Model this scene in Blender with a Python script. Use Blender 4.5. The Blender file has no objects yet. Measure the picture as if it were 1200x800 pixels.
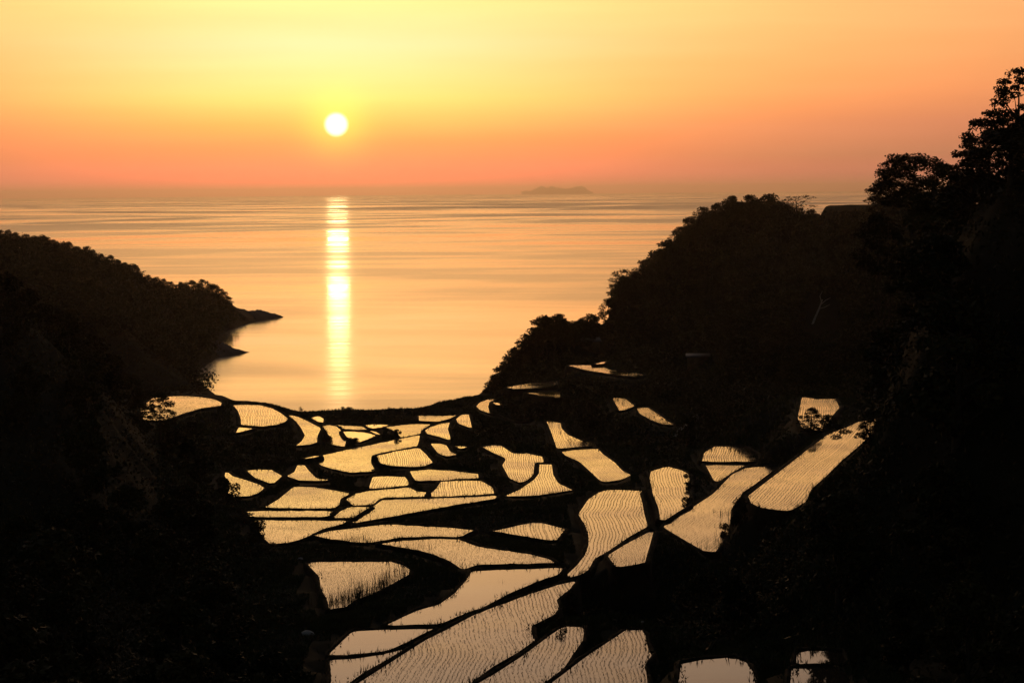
import bpy, math, random
import numpy as np
from mathutils import Matrix, Vector

scene = bpy.context.scene
col = scene.collection
random.seed(7)
rng = np.random.default_rng(11)

# ---------------------------------------------------------------- camera
CAM_H, F_PX = 50.0, 2600.0
PITCH, ROLL = math.atan((400 - 225.5) / F_PX), math.radians(0.5)
FWD = np.array([0, math.cos(PITCH), -math.sin(PITCH)])
R0 = np.array([1.0, 0, 0])
U0 = np.array([0, math.sin(PITCH), math.cos(PITCH)])
RGT = math.cos(ROLL) * R0 - math.sin(ROLL) * U0
UPV = math.cos(ROLL) * U0 + math.sin(ROLL) * R0
cam = bpy.data.cameras.new('camera')
cam.sensor_width = 36.0
cam.lens = F_PX / 1200 * 36.0
cam.clip_start = 0.5
cam.clip_end = 400000.0
cam_ob = bpy.data.objects.new('camera', cam)
col.objects.link(cam_ob)
m = Matrix.Identity(4)
for i in range(3):
    m[i][0], m[i][1], m[i][2] = RGT[i], UPV[i], -FWD[i]
m[2][3] = CAM_H
cam_ob.matrix_world = m
scene.camera = cam_ob

# ---------------------------------------------------------------- exposure
scene.view_settings.view_transform = 'Standard'
scene.view_settings.look = 'None'
scene.view_settings.exposure = 0.0
scene.view_settings.gamma = 1.0
scene.view_settings.use_curve_mapping = False

# ---------------------------------------------------------------- dusk sky and low sun
_s = FWD + (394 - 600) / F_PX * RGT + (400 - 146) / F_PX * UPV
SUN_AZ, SUN_EL = math.atan2(_s[0], _s[1]), math.atan2(_s[2], math.hypot(_s[0], _s[1]))
SUN_DIR = Vector((math.sin(SUN_AZ) * math.cos(SUN_EL), math.cos(SUN_AZ) * math.cos(SUN_EL), math.sin(SUN_EL)))
world = bpy.data.worlds.new("World")
scene.world = world
world.use_nodes = True
NT = world.node_tree
NT.nodes.clear()


def wn(kind, **kw):
    n = NT.nodes.new(kind)
    for k, v in kw.items():
        setattr(n, k, v)
    return n


def wmath(op, a, b=None, c=None):
    n = wn('ShaderNodeMath', operation=op)
    for i, v in enumerate((a, b, c)):
        if v is None:
            continue
        if isinstance(v, (int, float)):
            n.inputs[i].default_value = v
        else:
            NT.links.new(v, n.inputs[i])
    return n.outputs[0]


def wramp(fac, stops, scale):
    n = wn('ShaderNodeValToRGB')
    el = n.color_ramp.elements
    while len(el) > 1:
        el.remove(el[-1])
    first = True
    for deg, c in stops:
        pos = math.sqrt(max(0.0, math.sin(math.radians(deg))))
        e = el[0] if first else el.new(pos)
        e.position = pos
        e.color = (c[0] / scale, c[1] / scale, c[2] / scale, 1)
        first = False
    NT.links.new(fac, n.inputs[0])
    return n.outputs[0]


def wmix(kind, fac, a, b):
    n = wn('ShaderNodeMix', data_type='RGBA', blend_type=kind, clamp_factor=True)
    for idx, v in ((0, fac), (6, a), (7, b)):
        if isinstance(v, (int, float)):
            n.inputs[idx].default_value = v
        elif isinstance(v, tuple):
            n.inputs[idx].default_value = v
        else:
            NT.links.new(v, n.inputs[idx])
    return n.outputs[2]


tc = wn('ShaderNodeTexCoord')
sep = wn('ShaderNodeSeparateXYZ')
NT.links.new(tc.outputs['Generated'], sep.inputs[0])
sx, sy, sz = sep.outputs
zc = wmath('MAXIMUM', sz, 0.0)
fel = wmath('SQRT', zc)
az = wmath('SUBTRACT', wmath('ARCTAN2', sx, sy), SUN_AZ)
a2 = wmath('MULTIPLY', az, az)
def gauss(sig_deg):
    return wmath('EXPONENT', wmath('MULTIPLY', a2, -1.0 / math.radians(sig_deg) ** 2))
SKY_SUN = [(0, (1.6, .215, .17)), (.8, (1.45, .20, .145)), (1.3, (1.15, .21, .13)), (1.75, (.95, .31, .134)),
           (2.4, (.85, .53, .21)), (3.0, (.80, .52, .30)), (3.8, (.75, .50, .41)), (4.4, (.75, .48, .34)), (5.2, (1.1, .57, .29)),
           (6, (1.65, 1.02, .32)), (7, (1.75, 1.12, .34)), (8, (1.50, .93, .34)), (9.3, (1.15, .70, .34)), (10.5, (.96, .60, .35)), (12, (.70, .48, .34)), (16, (.40, .28, .22)), (25, (.18, .135, .115)),
           (45, (.06, .055, .060)), (90, (.025, .028, .038))]
SKY_SIDE = [(0, (.62, .20, .18)), (.5, (.60, .19, .15)), (.9, (.45, .176, .126)), (1.7, (.52, .172, .138)), (2.6, (.70, .225, .13)),
            (3.7, (.72, .285, .145)), (5.2, (.80, .38, .18)), (7, (1.2, .64, .24)), (8, (1.15, .62, .25)), (9.3, (.86, .48, .26)), (12, (.52, .36, .27)),
            (16, (.34, .24, .19)), (25, (.15, .11, .095)), (45, (.055, .050, .056)), (90, (.025, .028, .038))]
ca = wramp(fel, SKY_SUN, 2.0)
cb = wramp(fel, SKY_SIDE, 2.0)
glow = wmix('MIX', gauss(6.8), cb, ca)
# the rest of the dome falls off to a blue-grey dusk opposite the sun
fall = wmath('ADD', wmath('MULTIPLY', gauss(42), 0.955), 0.045)
vm = wn('ShaderNodeCombineXYZ')
for i in range(3):
    NT.links.new(fall, vm.inputs[i])
glow = wmix('MULTIPLY', 1.0, glow, vm.outputs[0])
# thin flat cloud veils
mp = wn('ShaderNodeMapping')
mp.inputs['Scale'].default_value = (5.0, 5.0, 70.0)
NT.links.new(tc.outputs['Generated'], mp.inputs[0])
nz = wn('ShaderNodeTexNoise')
nz.inputs['Scale'].default_value = 1.3
nz.inputs['Detail'].default_value = 4.0
NT.links.new(mp.outputs[0], nz.inputs['Vector'])
veil = wmath('ADD', wmath('MULTIPLY', nz.outputs['Fac'], 0.36), 0.82)
vv = wn('ShaderNodeCombineXYZ')
NT.links.new(wmath('ADD', wmath('MULTIPLY', veil, 0.5), 0.5), vv.inputs[0])
NT.links.new(veil, vv.inputs[1])
NT.links.new(veil, vv.inputs[2])
glow = wmix('MULTIPLY', 1.0, glow, vv.outputs[0])
# angle to the sun: a soft aureole and the disc itself
dotn = wn('ShaderNodeVectorMath', operation='DOT_PRODUCT')
NT.links.new(tc.outputs['Generated'], dotn.inputs[0])
dotn.inputs[1].default_value = SUN_DIR
ang = wmath('ARCCOSINE', wmath('MINIMUM', dotn.outputs['Value'], 1.0))
ang_d = wmath('MULTIPLY', ang, 180 / math.pi)
au = wmath('EXPONENT', wmath('MULTIPLY', wmath('POWER', wmath('DIVIDE', ang_d, 0.75), 2.0), -1.0))
disc = wn('ShaderNodeMapRange', interpolation_type='SMOOTHSTEP')
NT.links.new(ang_d, disc.inputs['Value'])
disc.inputs['From Min'].default_value = 0.21
disc.inputs['From Max'].default_value = 0.35
disc.inputs['To Min'].default_value = 1.0
disc.inputs['To Max'].default_value = 0.0
def tint(fac, c):
    n = wn('ShaderNodeCombineXYZ')
    for i in range(3):
        NT.links.new(wmath('MULTIPLY', fac, c[i]), n.inputs[i])
    return n.outputs[0]
glow = wmix('ADD', 1.0, glow, tint(au, (.08, .17, .008)))
glow = wmix('ADD', 1.0, glow, tint(disc.outputs[0], (.7, .6, .55)))
bg = wn('ShaderNodeBackground')
NT.links.new(glow, bg.inputs['Color'])
bg.inputs['Strength'].default_value = 2.0
sky = wn('ShaderNodeTexSky')
sky.sky_type = 'NISHITA'
sky.sun_disc = False
sky.sun_elevation = SUN_EL
sky.sun_rotation = SUN_AZ
sky.dust_density = 3.0
bg2 = wn('ShaderNodeBackground')
NT.links.new(sky.outputs[0], bg2.inputs['Color'])
bg2.inputs['Strength'].default_value = 0.05
add = wn('ShaderNodeAddShader')
NT.links.new(bg.outputs[0], add.inputs[0])
NT.links.new(bg2.outputs[0], add.inputs[1])
wo = wn('ShaderNodeOutputWorld')
NT.links.new(add.outputs[0], wo.inputs[0])

sun = bpy.data.lights.new('sun', 'SUN')
sun.energy = 0.005
sun.angle = math.radians(0.55)
sun.color = (1.0, 0.62, 0.25)
sun_ob = bpy.data.objects.new('sun', sun)
col.objects.link(sun_ob)
sun_ob.rotation_mode = 'QUATERNION'
sun_ob.rotation_quaternion = SUN_DIR.to_track_quat('Z', 'Y')
sun_ob.location = (0, 0, 200)


# ---------------------------------------------------------------- helpers
def ray(px, py):
    d = FWD + (px - 600) / F_PX * RGT + (400 - py) / F_PX * UPV
    return d / d[1]


def at(px, py, dist):
    """a point of the place seen in that direction, dist metres out"""
    r = ray(px, py) * dist
    return np.array([r[0], r[1], CAM_H + r[2]])


def on_plane(px, py, z):
    r = ray(px, py)
    return at(px, py, (z - CAM_H) / r[2])


def project(P):
    P = np.atleast_2d(np.asarray(P, float)) - np.array([0, 0, CAM_H])
    f = P @ FWD
    f = np.where(np.abs(f) < 1e-3, 1e-3, f)
    return 600 + F_PX * (P @ RGT) / f, 400 - F_PX * (P @ UPV) / f, f


def tag(o, label=None, cat=None, group=None, kind=None):
    for k, v in (('label', label), ('category', cat), ('group', group), ('kind', kind)):
        if v:
            o[k] = v
    return o


def empty(name, loc, label, cat, group=None):
    o = bpy.data.objects.new(name, None)
    o.empty_display_size = 0.3
    o.location = [float(v) for v in loc]
    col.objects.link(o)
    return tag(o, label, cat, group)


def mesh_data(name, verts, faces, mat, smooth=False):
    """faces: int array (n,3) or (n,4), or a list of such arrays"""
    me = bpy.data.meshes.new(name)
    if isinstance(faces, np.ndarray):
        faces = [faces]
    verts = np.asarray(verts, np.float32)
    loops = np.concatenate([f.reshape(-1) for f in faces]).astype(np.int32)
    sizes = np.concatenate([np.full(len(f), f.shape[1], np.int32) for f in faces])
    starts = np.concatenate([[0], np.cumsum(sizes)[:-1]]).astype(np.int32)
    me.vertices.add(len(verts))
    me.vertices.foreach_set('co', verts.reshape(-1))
    me.loops.add(len(loops))
    me.loops.foreach_set('vertex_index', loops)
    me.polygons.add(len(sizes))
    me.polygons.foreach_set('loop_start', starts)
    me.polygons.foreach_set('loop_total', sizes)
    me.update(calc_edges=True)
    if smooth:
        me.polygons.foreach_set('use_smooth', np.ones(len(sizes), bool))
    if mat:
        me.materials.append(mat)
    return me


def obj(name, me, parent=None, kind=None):
    o = bpy.data.objects.new(name, me)
    col.objects.link(o)
    if parent:
        o.parent = parent
    if kind:
        o['kind'] = kind
    return o


def copy_tree(root):
    c = root.copy()
    col.objects.link(c)
    for ch in root.children:
        d = ch.copy()
        col.objects.link(d)
        d.parent = c
    return c


def fbm(x, y, scale, octaves=4, seed=0):
    out, amp, tot = 0, 1.0, 0
    for o in range(octaves):
        s = scale / 2 ** o
        xi, yi = x / s + 17.3 * seed, y / s - 9.1 * seed
        x0, y0 = np.floor(xi), np.floor(yi)
        fx, fy = xi - x0, yi - y0
        fx, fy = fx * fx * (3 - 2 * fx), fy * fy * (3 - 2 * fy)
        def h(a, b):
            v = np.sin(a * 127.1 + b * 311.7 + seed * 53.3 + o * 17.7) * 43758.5453
            return v - np.floor(v)
        v = (h(x0, y0) * (1 - fx) + h(x0 + 1, y0) * fx) * (1 - fy) + (h(x0, y0 + 1) * (1 - fx) + h(x0 + 1, y0 + 1) * fx) * fy
        out, tot, amp = out + amp * (v * 2 - 1), tot + amp, amp * 0.5
    return out / tot


def inside(px, py, poly):
    px, py = np.asarray(px, float), np.asarray(py, float)
    r = np.zeros(px.shape, bool)
    n = len(poly)
    for i in range(n):
        x0, y0 = poly[i]
        x1, y1 = poly[(i + 1) % n]
        if y0 == y1:
            continue
        c = ((y0 > py) != (y1 > py)) & (px < (x1 - x0) * (py - y0) / (y1 - y0) + x0)
        r ^= c
    return r


def seg_dist(x, y, a, b):
    dx, dy = b[0] - a[0], b[1] - a[1]
    t = np.clip(((x - a[0]) * dx + (y - a[1]) * dy) / (dx * dx + dy * dy + 1e-9), 0, 1)
    return np.hypot(x - a[0] - t * dx, y - a[1] - t * dy), t


def smooth(a, b, x):
    t = np.clip((x - a) / (b - a), 0, 1)
    return t * t * (3 - 2 * t)


# ---------------------------------------------------------------- materials
def material(name, base, rough=0.8, var=0.35, scale=0.5, spec=0.2, bump=0.0, base2=None):
    mt = bpy.data.materials.new(name)
    mt.use_nodes = True
    nt = mt.node_tree
    b = nt.nodes['Principled BSDF']
    b.inputs['Roughness'].default_value = rough
    b.inputs['Specular IOR Level'].default_value = spec
    t = nt.nodes.new('ShaderNodeTexCoord')
    g = nt.nodes.new('ShaderNodeNewGeometry')
    n = nt.nodes.new('ShaderNodeTexNoise')
    n.inputs['Scale'].default_value = scale
    n.inputs['Detail'].default_value = 5
    nt.links.new(g.outputs['Position'], n.inputs['Vector'])
    r = nt.nodes.new('ShaderNodeValToRGB')
    c2 = base2 or tuple(v * (1 + var) for v in base)
    r.color_ramp.elements[0].position = 0.3
    r.color_ramp.elements[0].color = (*[v * (1 - var) for v in base], 1)
    r.color_ramp.elements[1].position = 0.7
    r.color_ramp.elements[1].color = (*c2, 1)
    nt.links.new(n.outputs['Fac'], r.inputs[0])
    nt.links.new(r.outputs[0], b.inputs['Base Color'])
    if bump:
        bp = nt.nodes.new('ShaderNodeBump')
        bp.inputs['Strength'].default_value = bump
        bp.inputs['Distance'].default_value = 0.2
        nt.links.new(n.outputs['Fac'], bp.inputs['Height'])
        nt.links.new(bp.outputs[0], b.inputs['Normal'])
    return mt


def water_material(name, mud, rough, bscale, bstr, stretch=(1, 1, 1)):
    mt = material(name, mud, rough, 0.3, 0.3, 0.5)
    nt = mt.node_tree
    b = nt.nodes['Principled BSDF']
    b.inputs['IOR'].default_value = 1.333
    g = nt.nodes.new('ShaderNodeNewGeometry')
    mp_ = nt.nodes.new('ShaderNodeMapping')
    mp_.inputs['Scale'].default_value = stretch
    nt.links.new(g.outputs['Position'], mp_.inputs[0])
    n = nt.nodes.new('ShaderNodeTexNoise')
    n.inputs['Scale'].default_value = bscale
    n.inputs['Detail'].default_value = 3
    nt.links.new(mp_.outputs[0], n.inputs['Vector'])
    bp = nt.nodes.new('ShaderNodeBump')
    bp.inputs['Strength'].default_value = bstr
    bp.inputs['Distance'].default_value = 0.02
    nt.links.new(n.outputs['Fac'], bp.inputs['Height'])
    nt.links.new(bp.outputs[0], b.inputs['Normal'])
    return mt


M = {}
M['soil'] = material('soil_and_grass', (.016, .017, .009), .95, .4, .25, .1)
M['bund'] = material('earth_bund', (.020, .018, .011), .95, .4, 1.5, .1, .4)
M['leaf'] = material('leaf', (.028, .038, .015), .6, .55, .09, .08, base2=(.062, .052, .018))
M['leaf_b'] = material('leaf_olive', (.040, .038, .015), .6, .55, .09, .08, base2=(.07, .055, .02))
M['bark'] = material('bark', (.06, .048, .035), .9, .35, 3.0, .1)
M['dead_wood'] = material('bleached_wood', (.30, .28, .26), .8, .25, 3.0, .2)
M['grass'] = material('grass_blades', (.05, .055, .02), .7, .4, .6, .2)
M['rice'] = material('rice_seedlings', (.035, .055, .018), .6, .3, .6, .2)
M['rock'] = material('shore_rock', (.07, .06, .055), .85, .35, .3, .3, .5)
M['roof'] = material('weathered_roof_sheet', (.055, .055, .06), .45, .25, .6, .5)
M['board'] = material('weathered_board', (.11, .085, .06), .85, .3, 1.2, .1)
M['concrete'] = material('old_concrete', (.16, .15, .14), .85, .25, .5, .2)
M['stone'] = material('pale_stone', (.35, .34, .33), .8, .2, 1.0, .2)
M['paddy_water'] = water_material('paddy_water', (.045, .033, .022), .05, 2.0, .10)
def patchy(mt, lo, hi, scale):
    nt = mt.node_tree
    g = nt.nodes.new('ShaderNodeNewGeometry')
    n = nt.nodes.new('ShaderNodeTexNoise')
    n.inputs['Scale'].default_value = scale
    n.inputs['Detail'].default_value = 3
    nt.links.new(g.outputs['Position'], n.inputs['Vector'])
    r = nt.nodes.new('ShaderNodeMapRange')
    nt.links.new(n.outputs['Fac'], r.inputs['Value'])
    r.inputs['From Min'].default_value = .38
    r.inputs['From Max'].default_value = .64
    r.inputs['To Min'].default_value = lo
    r.inputs['To Max'].default_value = hi
    nt.links.new(r.outputs[0], nt.nodes['Principled BSDF'].inputs['Roughness'])


patchy(M['paddy_water'], .03, .15, .11)
M['calm_water'] = water_material('calm_paddy_water', (.05, .036, .025), .03, .6, .05)

patchy(M['calm_water'], .015, .10, .08)
# ---------------------------------------------------------------- rice paddies: outline, distance (None = lies on the valley floor), row guide
# each: label, outline, distance, guide of the planted rows (None = rows run slantwise, 0 = nothing planted)
V = 'v'
PADDIES = [
 ("gold-lit paddy behind the leafy tree at the far left end of the terraces", [(180,466),(205,463.8),(216.7,463.7),(233.3,464.7),(250,467.5),(259.2,471.3),(258.3,475),(246.7,477),(231.7,479.2),(215,484.2),(201.7,488.7),(188.3,493),(168,492),(165,478)], 370, None),
 ("fan-shaped paddy on the shore edge, just right of the paddy behind the leafy tree", [(273.3,474.2),(286.7,473.8),(305,474.5),(318.3,478.3),(328.3,483.7),(337,490.3),(333.3,494.2),(321.7,498),(306.7,499.7),(283.3,497.7),(282.5,490),(279.2,480.8)], 375, V),
 ("tiny sliver of water tucked under the fan-shaped paddy on the shore edge", [(280.3,500.3),(296.7,501.7),(286.7,504.7),(277,507)], 352, 0),
 ("horn-shaped paddy curving round the dark mound beside the fan-shaped paddy", [(337.5,485.8),(348.3,488),(361.7,494.2),(374.2,500.8),(375.3,502.5),(371.7,510),(370.8,518.3),(360,521.3),(346.7,522.5),(354.2,516.7),(358,510),(354.2,502.5),(347.5,493.3),(340.8,488.3)], 362, None),
 ("smallest bright pool just inside the sea bank, below the sun track", [(365,489.2),(373.3,487.2),(379.2,490.8),(378.3,495.3),(371.7,493.3)], None, 0),
 ("tongue-shaped paddy right of the round dark bush near the shore", [(378,499.2),(385,497.5),(393.3,499.2),(398.3,503.3),(402.5,510),(405,516.7),(403.3,523.3),(395,522),(387.5,520),(387.5,512.5),(382.5,504.2)], None, None),
 ("long thin strip of water below the dark sea bank", [(390,497.3),(413,498.7),(423.3,499.2),(430,503.3),(421.7,503.8),(403.3,502.5),(395,499.7)], None, None),
 ("triangular paddy of open water right of the tongue-shaped paddy", [(402.5,505.3),(413.3,505),(428.3,506.7),(440,510),(430,514.7),(419.2,518.3),(413.3,514.2),(406.7,511.7)], None, 0),
 ("narrow curved sliver beside the triangular open-water paddy", [(433.3,504.2),(440,505.5),(445.8,509.2),(440.8,508.7)], None, 0),
 ("thin wedge paddy straight below the middle of the sea bank", [(428.3,497.5),(441.7,496.7),(456.7,497.5),(446.7,500.8),(438.3,502),(431.7,500.3)], None, 0),
 ("smooth kite-shaped paddy with a bush at its lower left corner, below the sea bank", [(452.5,500.3),(471.7,497.5),(486.7,496.2),(504,497),(496.7,502.5),(491.7,508),(478.3,511.3),(470,512.5),(465,505.8),(458.3,502.5)], None, None),
 ("short ribbon paddy lying against the right part of the sea bank", [(490.8,486.3),(511.7,487),(535,486.2),(525,490.8),(513.3,493.8),(491.7,493)], None, None),
 ("striped leaf-shaped paddy just below the ribbon paddy by the sea bank", [(498.3,504.2),(505,500),(518.3,495.8),(526.7,494.5),(524.2,502.5),(526.7,510.8),(527.5,515.3),(513.3,510.8),(501.7,508.3)], None, V),
 ("small upright paddy like a tooth, right of the striped leaf-shaped paddy", [(535,490.8),(541.7,485.5),(548.7,485),(550.8,493.3),(552.5,501.2),(546.7,499.2),(537.5,495.8)], None, V),
 ("little slanting paddy enclosed in dark banks under the striped leaf-shaped paddy", [(505,519.2),(515,519.2),(522.5,521.7),(527.5,529.2),(534.7,532.5),(523.3,534.7),(513.3,530)], None, None),
 ("tiny gleam of water on the bank right of the little slanting paddy", [(531.7,520.8),(538.3,521.7),(548.3,523.3),(540,525.8)], None, 0),
 ("hook-shaped paddy wrapped round a mound at the foot of the right headland", [(582.5,465.5),(573.3,467.5),(563.3,470.8),(558.7,475.8),(563.3,480.3),(573.3,483.7),(586.7,485.5),(600,491.7),(606.7,493.8),(626.7,493),(624,490.8),(603.3,490.3),(586.7,484.2),(575,480.8),(571.3,476.7),(573.3,470.8),(580,468.3)], 440, None),
 ("small gleam of water inside the hook-shaped paddy", [(577.5,470.8),(586.7,472.5),(587.5,475),(581.7,474.2)], 441, 0),
 ("striped wedge paddy, upper of the two under the wooded right headland", [(594.2,453.8),(613.3,450),(633.3,447.2),(653.3,445.8),(653.7,453.8),(630,454.7),(603.3,455.8)], 440, V),
 ("plain wedge paddy, lower of the two under the wooded right headland", [(616.3,460),(635,460),(655,458.7),(655.8,466.3),(640,464.7)], 414, None),
 ("highest lit paddy on the right headland, a long blade fading to dark", [(665.8,427.8),(683.3,427.5),(703.3,428),(713.3,433),(733.3,435.3),(755,439.2),(748.3,442),(723.3,439.2),(703.3,436.2),(685,433.3)], 425, None),
 ("thin sliver just above the long blade-shaped paddy on the right headland", [(696.7,426.7),(711.7,422.5),(706.7,426.3)], 442, 0),
 ("small striped diamond paddy, left one of the pair below the headland's bushes", [(718,465.8),(731.7,466.7),(743.3,475.5),(726.7,481.7)], 375, [(722,466),(728,481)]),
 ("small almond-shaped paddy, right one of the pair below the headland's bushes", [(747,478.3),(758.3,477.2),(771.7,485.8),(783.3,494.2),(790,497.5),(778.3,497),(763.3,491.7),(750,484.2)], 352, [(752,478),(764,491)]),
 ("striped boot-shaped paddy on the right bank above the sloping fine-textured one", [(640.8,493),(656.7,495),(657.5,501.7),(665,509.2),(680,515.8),(695,518.3),(697.5,522),(653.3,525.8),(646.7,506.7)], 345, [(648,493),(655,508),(662,525)]),
 ("fine-textured paddy slanting down to the right below the striped boot-shaped one", [(658.7,529.2),(676.7,526.2),(700,525.5),(706.7,532.5),(720,541.7),(728.3,550.8),(739.2,556.7),(725,562.5),(710,564.7),(703.3,562.5),(691.7,551.7),(680,540.8),(663.3,533.3)], 290, [(665,531),(692,548),(712,562)]),
 ("striped jug-shaped paddy with a narrow neck at upper left, in the valley centre", [(565.8,523.3),(576.7,521.3),(586.7,522),(600,530.8),(616.7,530.8),(635,534.7),(636.7,541.7),(625.8,542.5),(624.2,556.7),(616.7,562.5),(610,565.3),(597.5,560),(589.2,545),(593.3,538.3),(591.7,535.8),(578.3,530)], 288, [(598,531),(601,545),(607,563)]),
 ("bell-shaped paddy with a square top, right of the striped jug-shaped one", [(632.5,543.7),(645.8,543.7),(647.5,555.8),(653.3,565.8),(670.8,574.2),(643.3,578.3),(623.3,581.3),(590,581.7),(610,573.3),(626.7,561.7),(632.5,554.2)], None, [(640,543),(639,556),(642,580)]),
 ("lens-shaped paddy near the left woods, upper one of two", [(289.2,550.8),(301.7,549.5),(316.7,549.7),(330,557.5),(319.2,566.7),(300,559.7)], None, None),
 ("paddy half hidden by leaves at the left woods' edge, below the lens-shaped one", [(265,552),(271.7,557.5),(283.3,560.8),(303.3,567.5),(309.2,571.7),(301.7,577.5),(290,581.7),(272,582),(262,570)], None, None),
 ("small pointed paddy like a shark fin, between the lens-shaped one and the largest bright one", [(337,557.5),(345.8,552.5),(349.2,544.7),(355.8,544.2),(361.7,551.7),(370,560),(386.7,561.7),(378.3,563.3),(353.3,563.3)], None, None),
 ("largest bright paddy in the valley centre, narrowing to the upper right", [(371.7,540),(380,532.5),(406.7,526.7),(440,520),(466.7,514.2),(491.7,509.5),(490.8,515),(488.3,522.5),(470,525.8),(440,531.7),(434.2,535.8),(435.8,545),(440,552),(411.7,553.7),(393.3,550),(376.7,545)], None, None),
 ("thin spike of water off the left tip of the largest bright paddy", [(355,537.5),(370,533.3),(374,534.6),(365,536.7)], None, 0),
 ("finely striped rounded paddy right of the round bush, below the largest bright one", [(440.8,534.2),(463.3,528.7),(490,524.2),(498.3,531.7),(506.7,541.7),(495,546.3),(480,547),(460,545.8),(446.7,542.5)], None, [(470,527),(478,547)]),
 ("flat bar-shaped paddy in the centre, above the sail-shaped one", [(480.8,551.3),(500,549.7),(523.3,550.3),(546.7,553.3),(559.7,554.7),(560,560.3),(533.3,561.7),(516.7,563),(488.3,563.3),(484.2,558.3)], None, None),
 ("small clearly ruled paddy like a stair tread, above the smooth fish-shaped one", [(437.5,558.3),(451.7,557.2),(473.3,557.8),(477.5,563.3),(478,568.8),(455,571.2),(432.5,573.0)], None, [(458,557),(452,572)]),
 ("smooth fish-shaped paddy under the small clearly ruled one", [(405.8,584.2),(415,577.5),(433.3,574.2),(455,572.5),(478,570.2),(486.7,575),(499.2,575.8),(495.8,582),(448.3,583),(435.8,591.7),(415,592.3)], None, None),
 ("sail-shaped paddy right of the smooth fish-shaped one", [(500.8,581.7),(511.7,572.5),(517.5,563.8),(541.7,562.5),(561.7,562.5),(576.7,570.8),(578.3,578.3),(550,580.5),(516.7,582)], None, [(545,562),(552,581)]),
 ("broad house-shaped paddy at left centre, topmost of a stack of three", [(310,594.7),(326.7,585),(345,570),(366.7,570),(390,573.7),(410.8,577.5),(398.3,584.2),(396.7,590.8),(390.8,595.5),(340,595.8)], None, None),
 ("narrow bar paddy, middle one of the stack of three at left centre", [(290,598.3),(311.7,597.8),(390,598),(385,601.7),(386,603.5),(380,606),(310,606.4),(293,605)], None, None),
 ("wide-topped paddy beside the left trees, lowest of the stack of three", [(296.7,609.2),(315,608.7),(406.7,609.2),(400,614.2),(376.7,620),(363.3,626.7),(348.3,633.3),(331.7,636.7),(318.3,637.5),(310,630),(303,620)], None, None),
 ("little trapezoid paddy wedged between the stack of three and the long central blade", [(391,606.5),(400,598.5),(410,593.5),(434.2,593.5),(425,598.3),(411.7,607)], None, None),
 ("long central blade-shaped paddy tapering to the right above a wide dark band", [(406.7,614.7),(420,605),(438.3,593.3),(450,584.6),(500,583.7),(550,581.7),(582.5,579.9),(578.3,585),(550,589.2),(506.7,596.7),(458.3,605)], None, None),
 ("long lens-shaped paddy under the wide dark band, with weeds on its near bank", [(368.3,626.7),(390,620.8),(416.7,617.5),(450,613.3),(500,615.8),(557.5,620),(536.7,629.5),(500,628.5),(463.3,630.5),(431.7,636.5),(406.7,634.2),(386.7,631.7)], None, None),
 ("finely planted paddy sloping to the right, just above the large mirror-smooth one", [(443.3,636.9),(466.7,632.7),(500,630.7),(535,631),(563.3,640.8),(596.7,645),(623.3,649.2),(641.7,654.2),(650.8,660),(600,661.3),(556.7,662.3),(543.3,667.3),(530,658.3),(510,650),(491.7,645)], None, None),
 ("paddy fringed by tall reeds beside the dark left bank", [(360.8,660),(368.3,657.2),(406.7,657.2),(456.7,657.2),(470,660.8),(480,667.5),(478.3,673.3),(456.7,685),(433.3,696.7),(415,703.3),(403.3,711.7),(386.7,714.2),(383.3,700),(377.5,690),(375,675)], None, None),
 ("large mirror-smooth unplanted paddy in the lower centre", [(555,667.8),(600,666),(660,664.4),(653.3,673.3),(626.7,682.5),(593.3,696.7),(565,711.7),(541.7,720),(516.7,730.8),(510,732.2),(451.7,732.5),(463.3,726.7),(490,714.2),(516.7,706.7),(533.3,695),(546.7,680)], None, 0),
 ("unplanted smooth paddy at lower left, directly below the large mirror-smooth one", [(384.8,767.5),(415,738.1),(451.3,736.8),(510.6,735.3),(495,742.5),(472.5,754.4),(451.3,763.1),(407.5,767.8)], 131, 0),
 ("unplanted smooth paddy cut by the lower picture edge at the left", [(386.9,772.1),(420,769.6),(450,765.8),(476.3,758.3),(455,771.3),(423.8,788.8),(400,806),(390,812),(388,812),(389.4,790)], 126, 0),
 ("big wavy-striped paddy running diagonally across the bottom centre", [(675,679.5),(660,682.8),(623.3,694.5),(583.3,708.7),(555,720.3),(525,736.2),(500,748.7),(420,800),(400,813),(530,813),(551.7,799.5),(575,782),(601.7,767),(625.8,750.3),(622.5,743.7),(621.7,733.7),(631.7,728.7),(648.3,720.3),(654.2,712),(651.7,702),(666.7,690.3)], None, [(556,700),(563,732),(564,747),(570,760),(573,767),(571,775),(556,812)]),
 ("finger-shaped wavy-striped paddy at the bottom, second from the right of the three diagonals", [(545,812),(560,800.3),(583.3,787),(616.7,765.3),(646.7,742.8),(660.8,733.3),(681.7,733.7),(683.3,738.7),(681.7,750.3),(670,767),(658.3,783.7),(638.3,798.7),(625,812)], None, [(676.7,732),(678.3,738.7),(676.7,753.7),(668,770),(664,785),(672,812)]),
 ("broad blunt-ended paddy at the bottom, rightmost of the three diagonals", [(628,812),(646.7,800),(690,767),(720,747),(735,737),(751.7,737),(755,743.7),(757.5,757),(762.5,767),(754.2,778.7),(758.3,799.5),(760,812)], None, [(746,737),(750,752),(752,766),(745,778),(752,812)]),
 ("square grey unplanted pool at the bottom right, left one of two", [(796,812),(796.7,798),(799.8,776),(821.7,771.9),(859.2,769.4),(871.7,774),(880,785.4),(886.3,798),(888,812)], 100, 0),
 ("square grey unplanted pool at the bottom right, right one of two", [(925,812),(930,781.3),(973.8,781.3),(990.4,788.5),(995.6,798),(998,812)], 90, 0),
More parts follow.
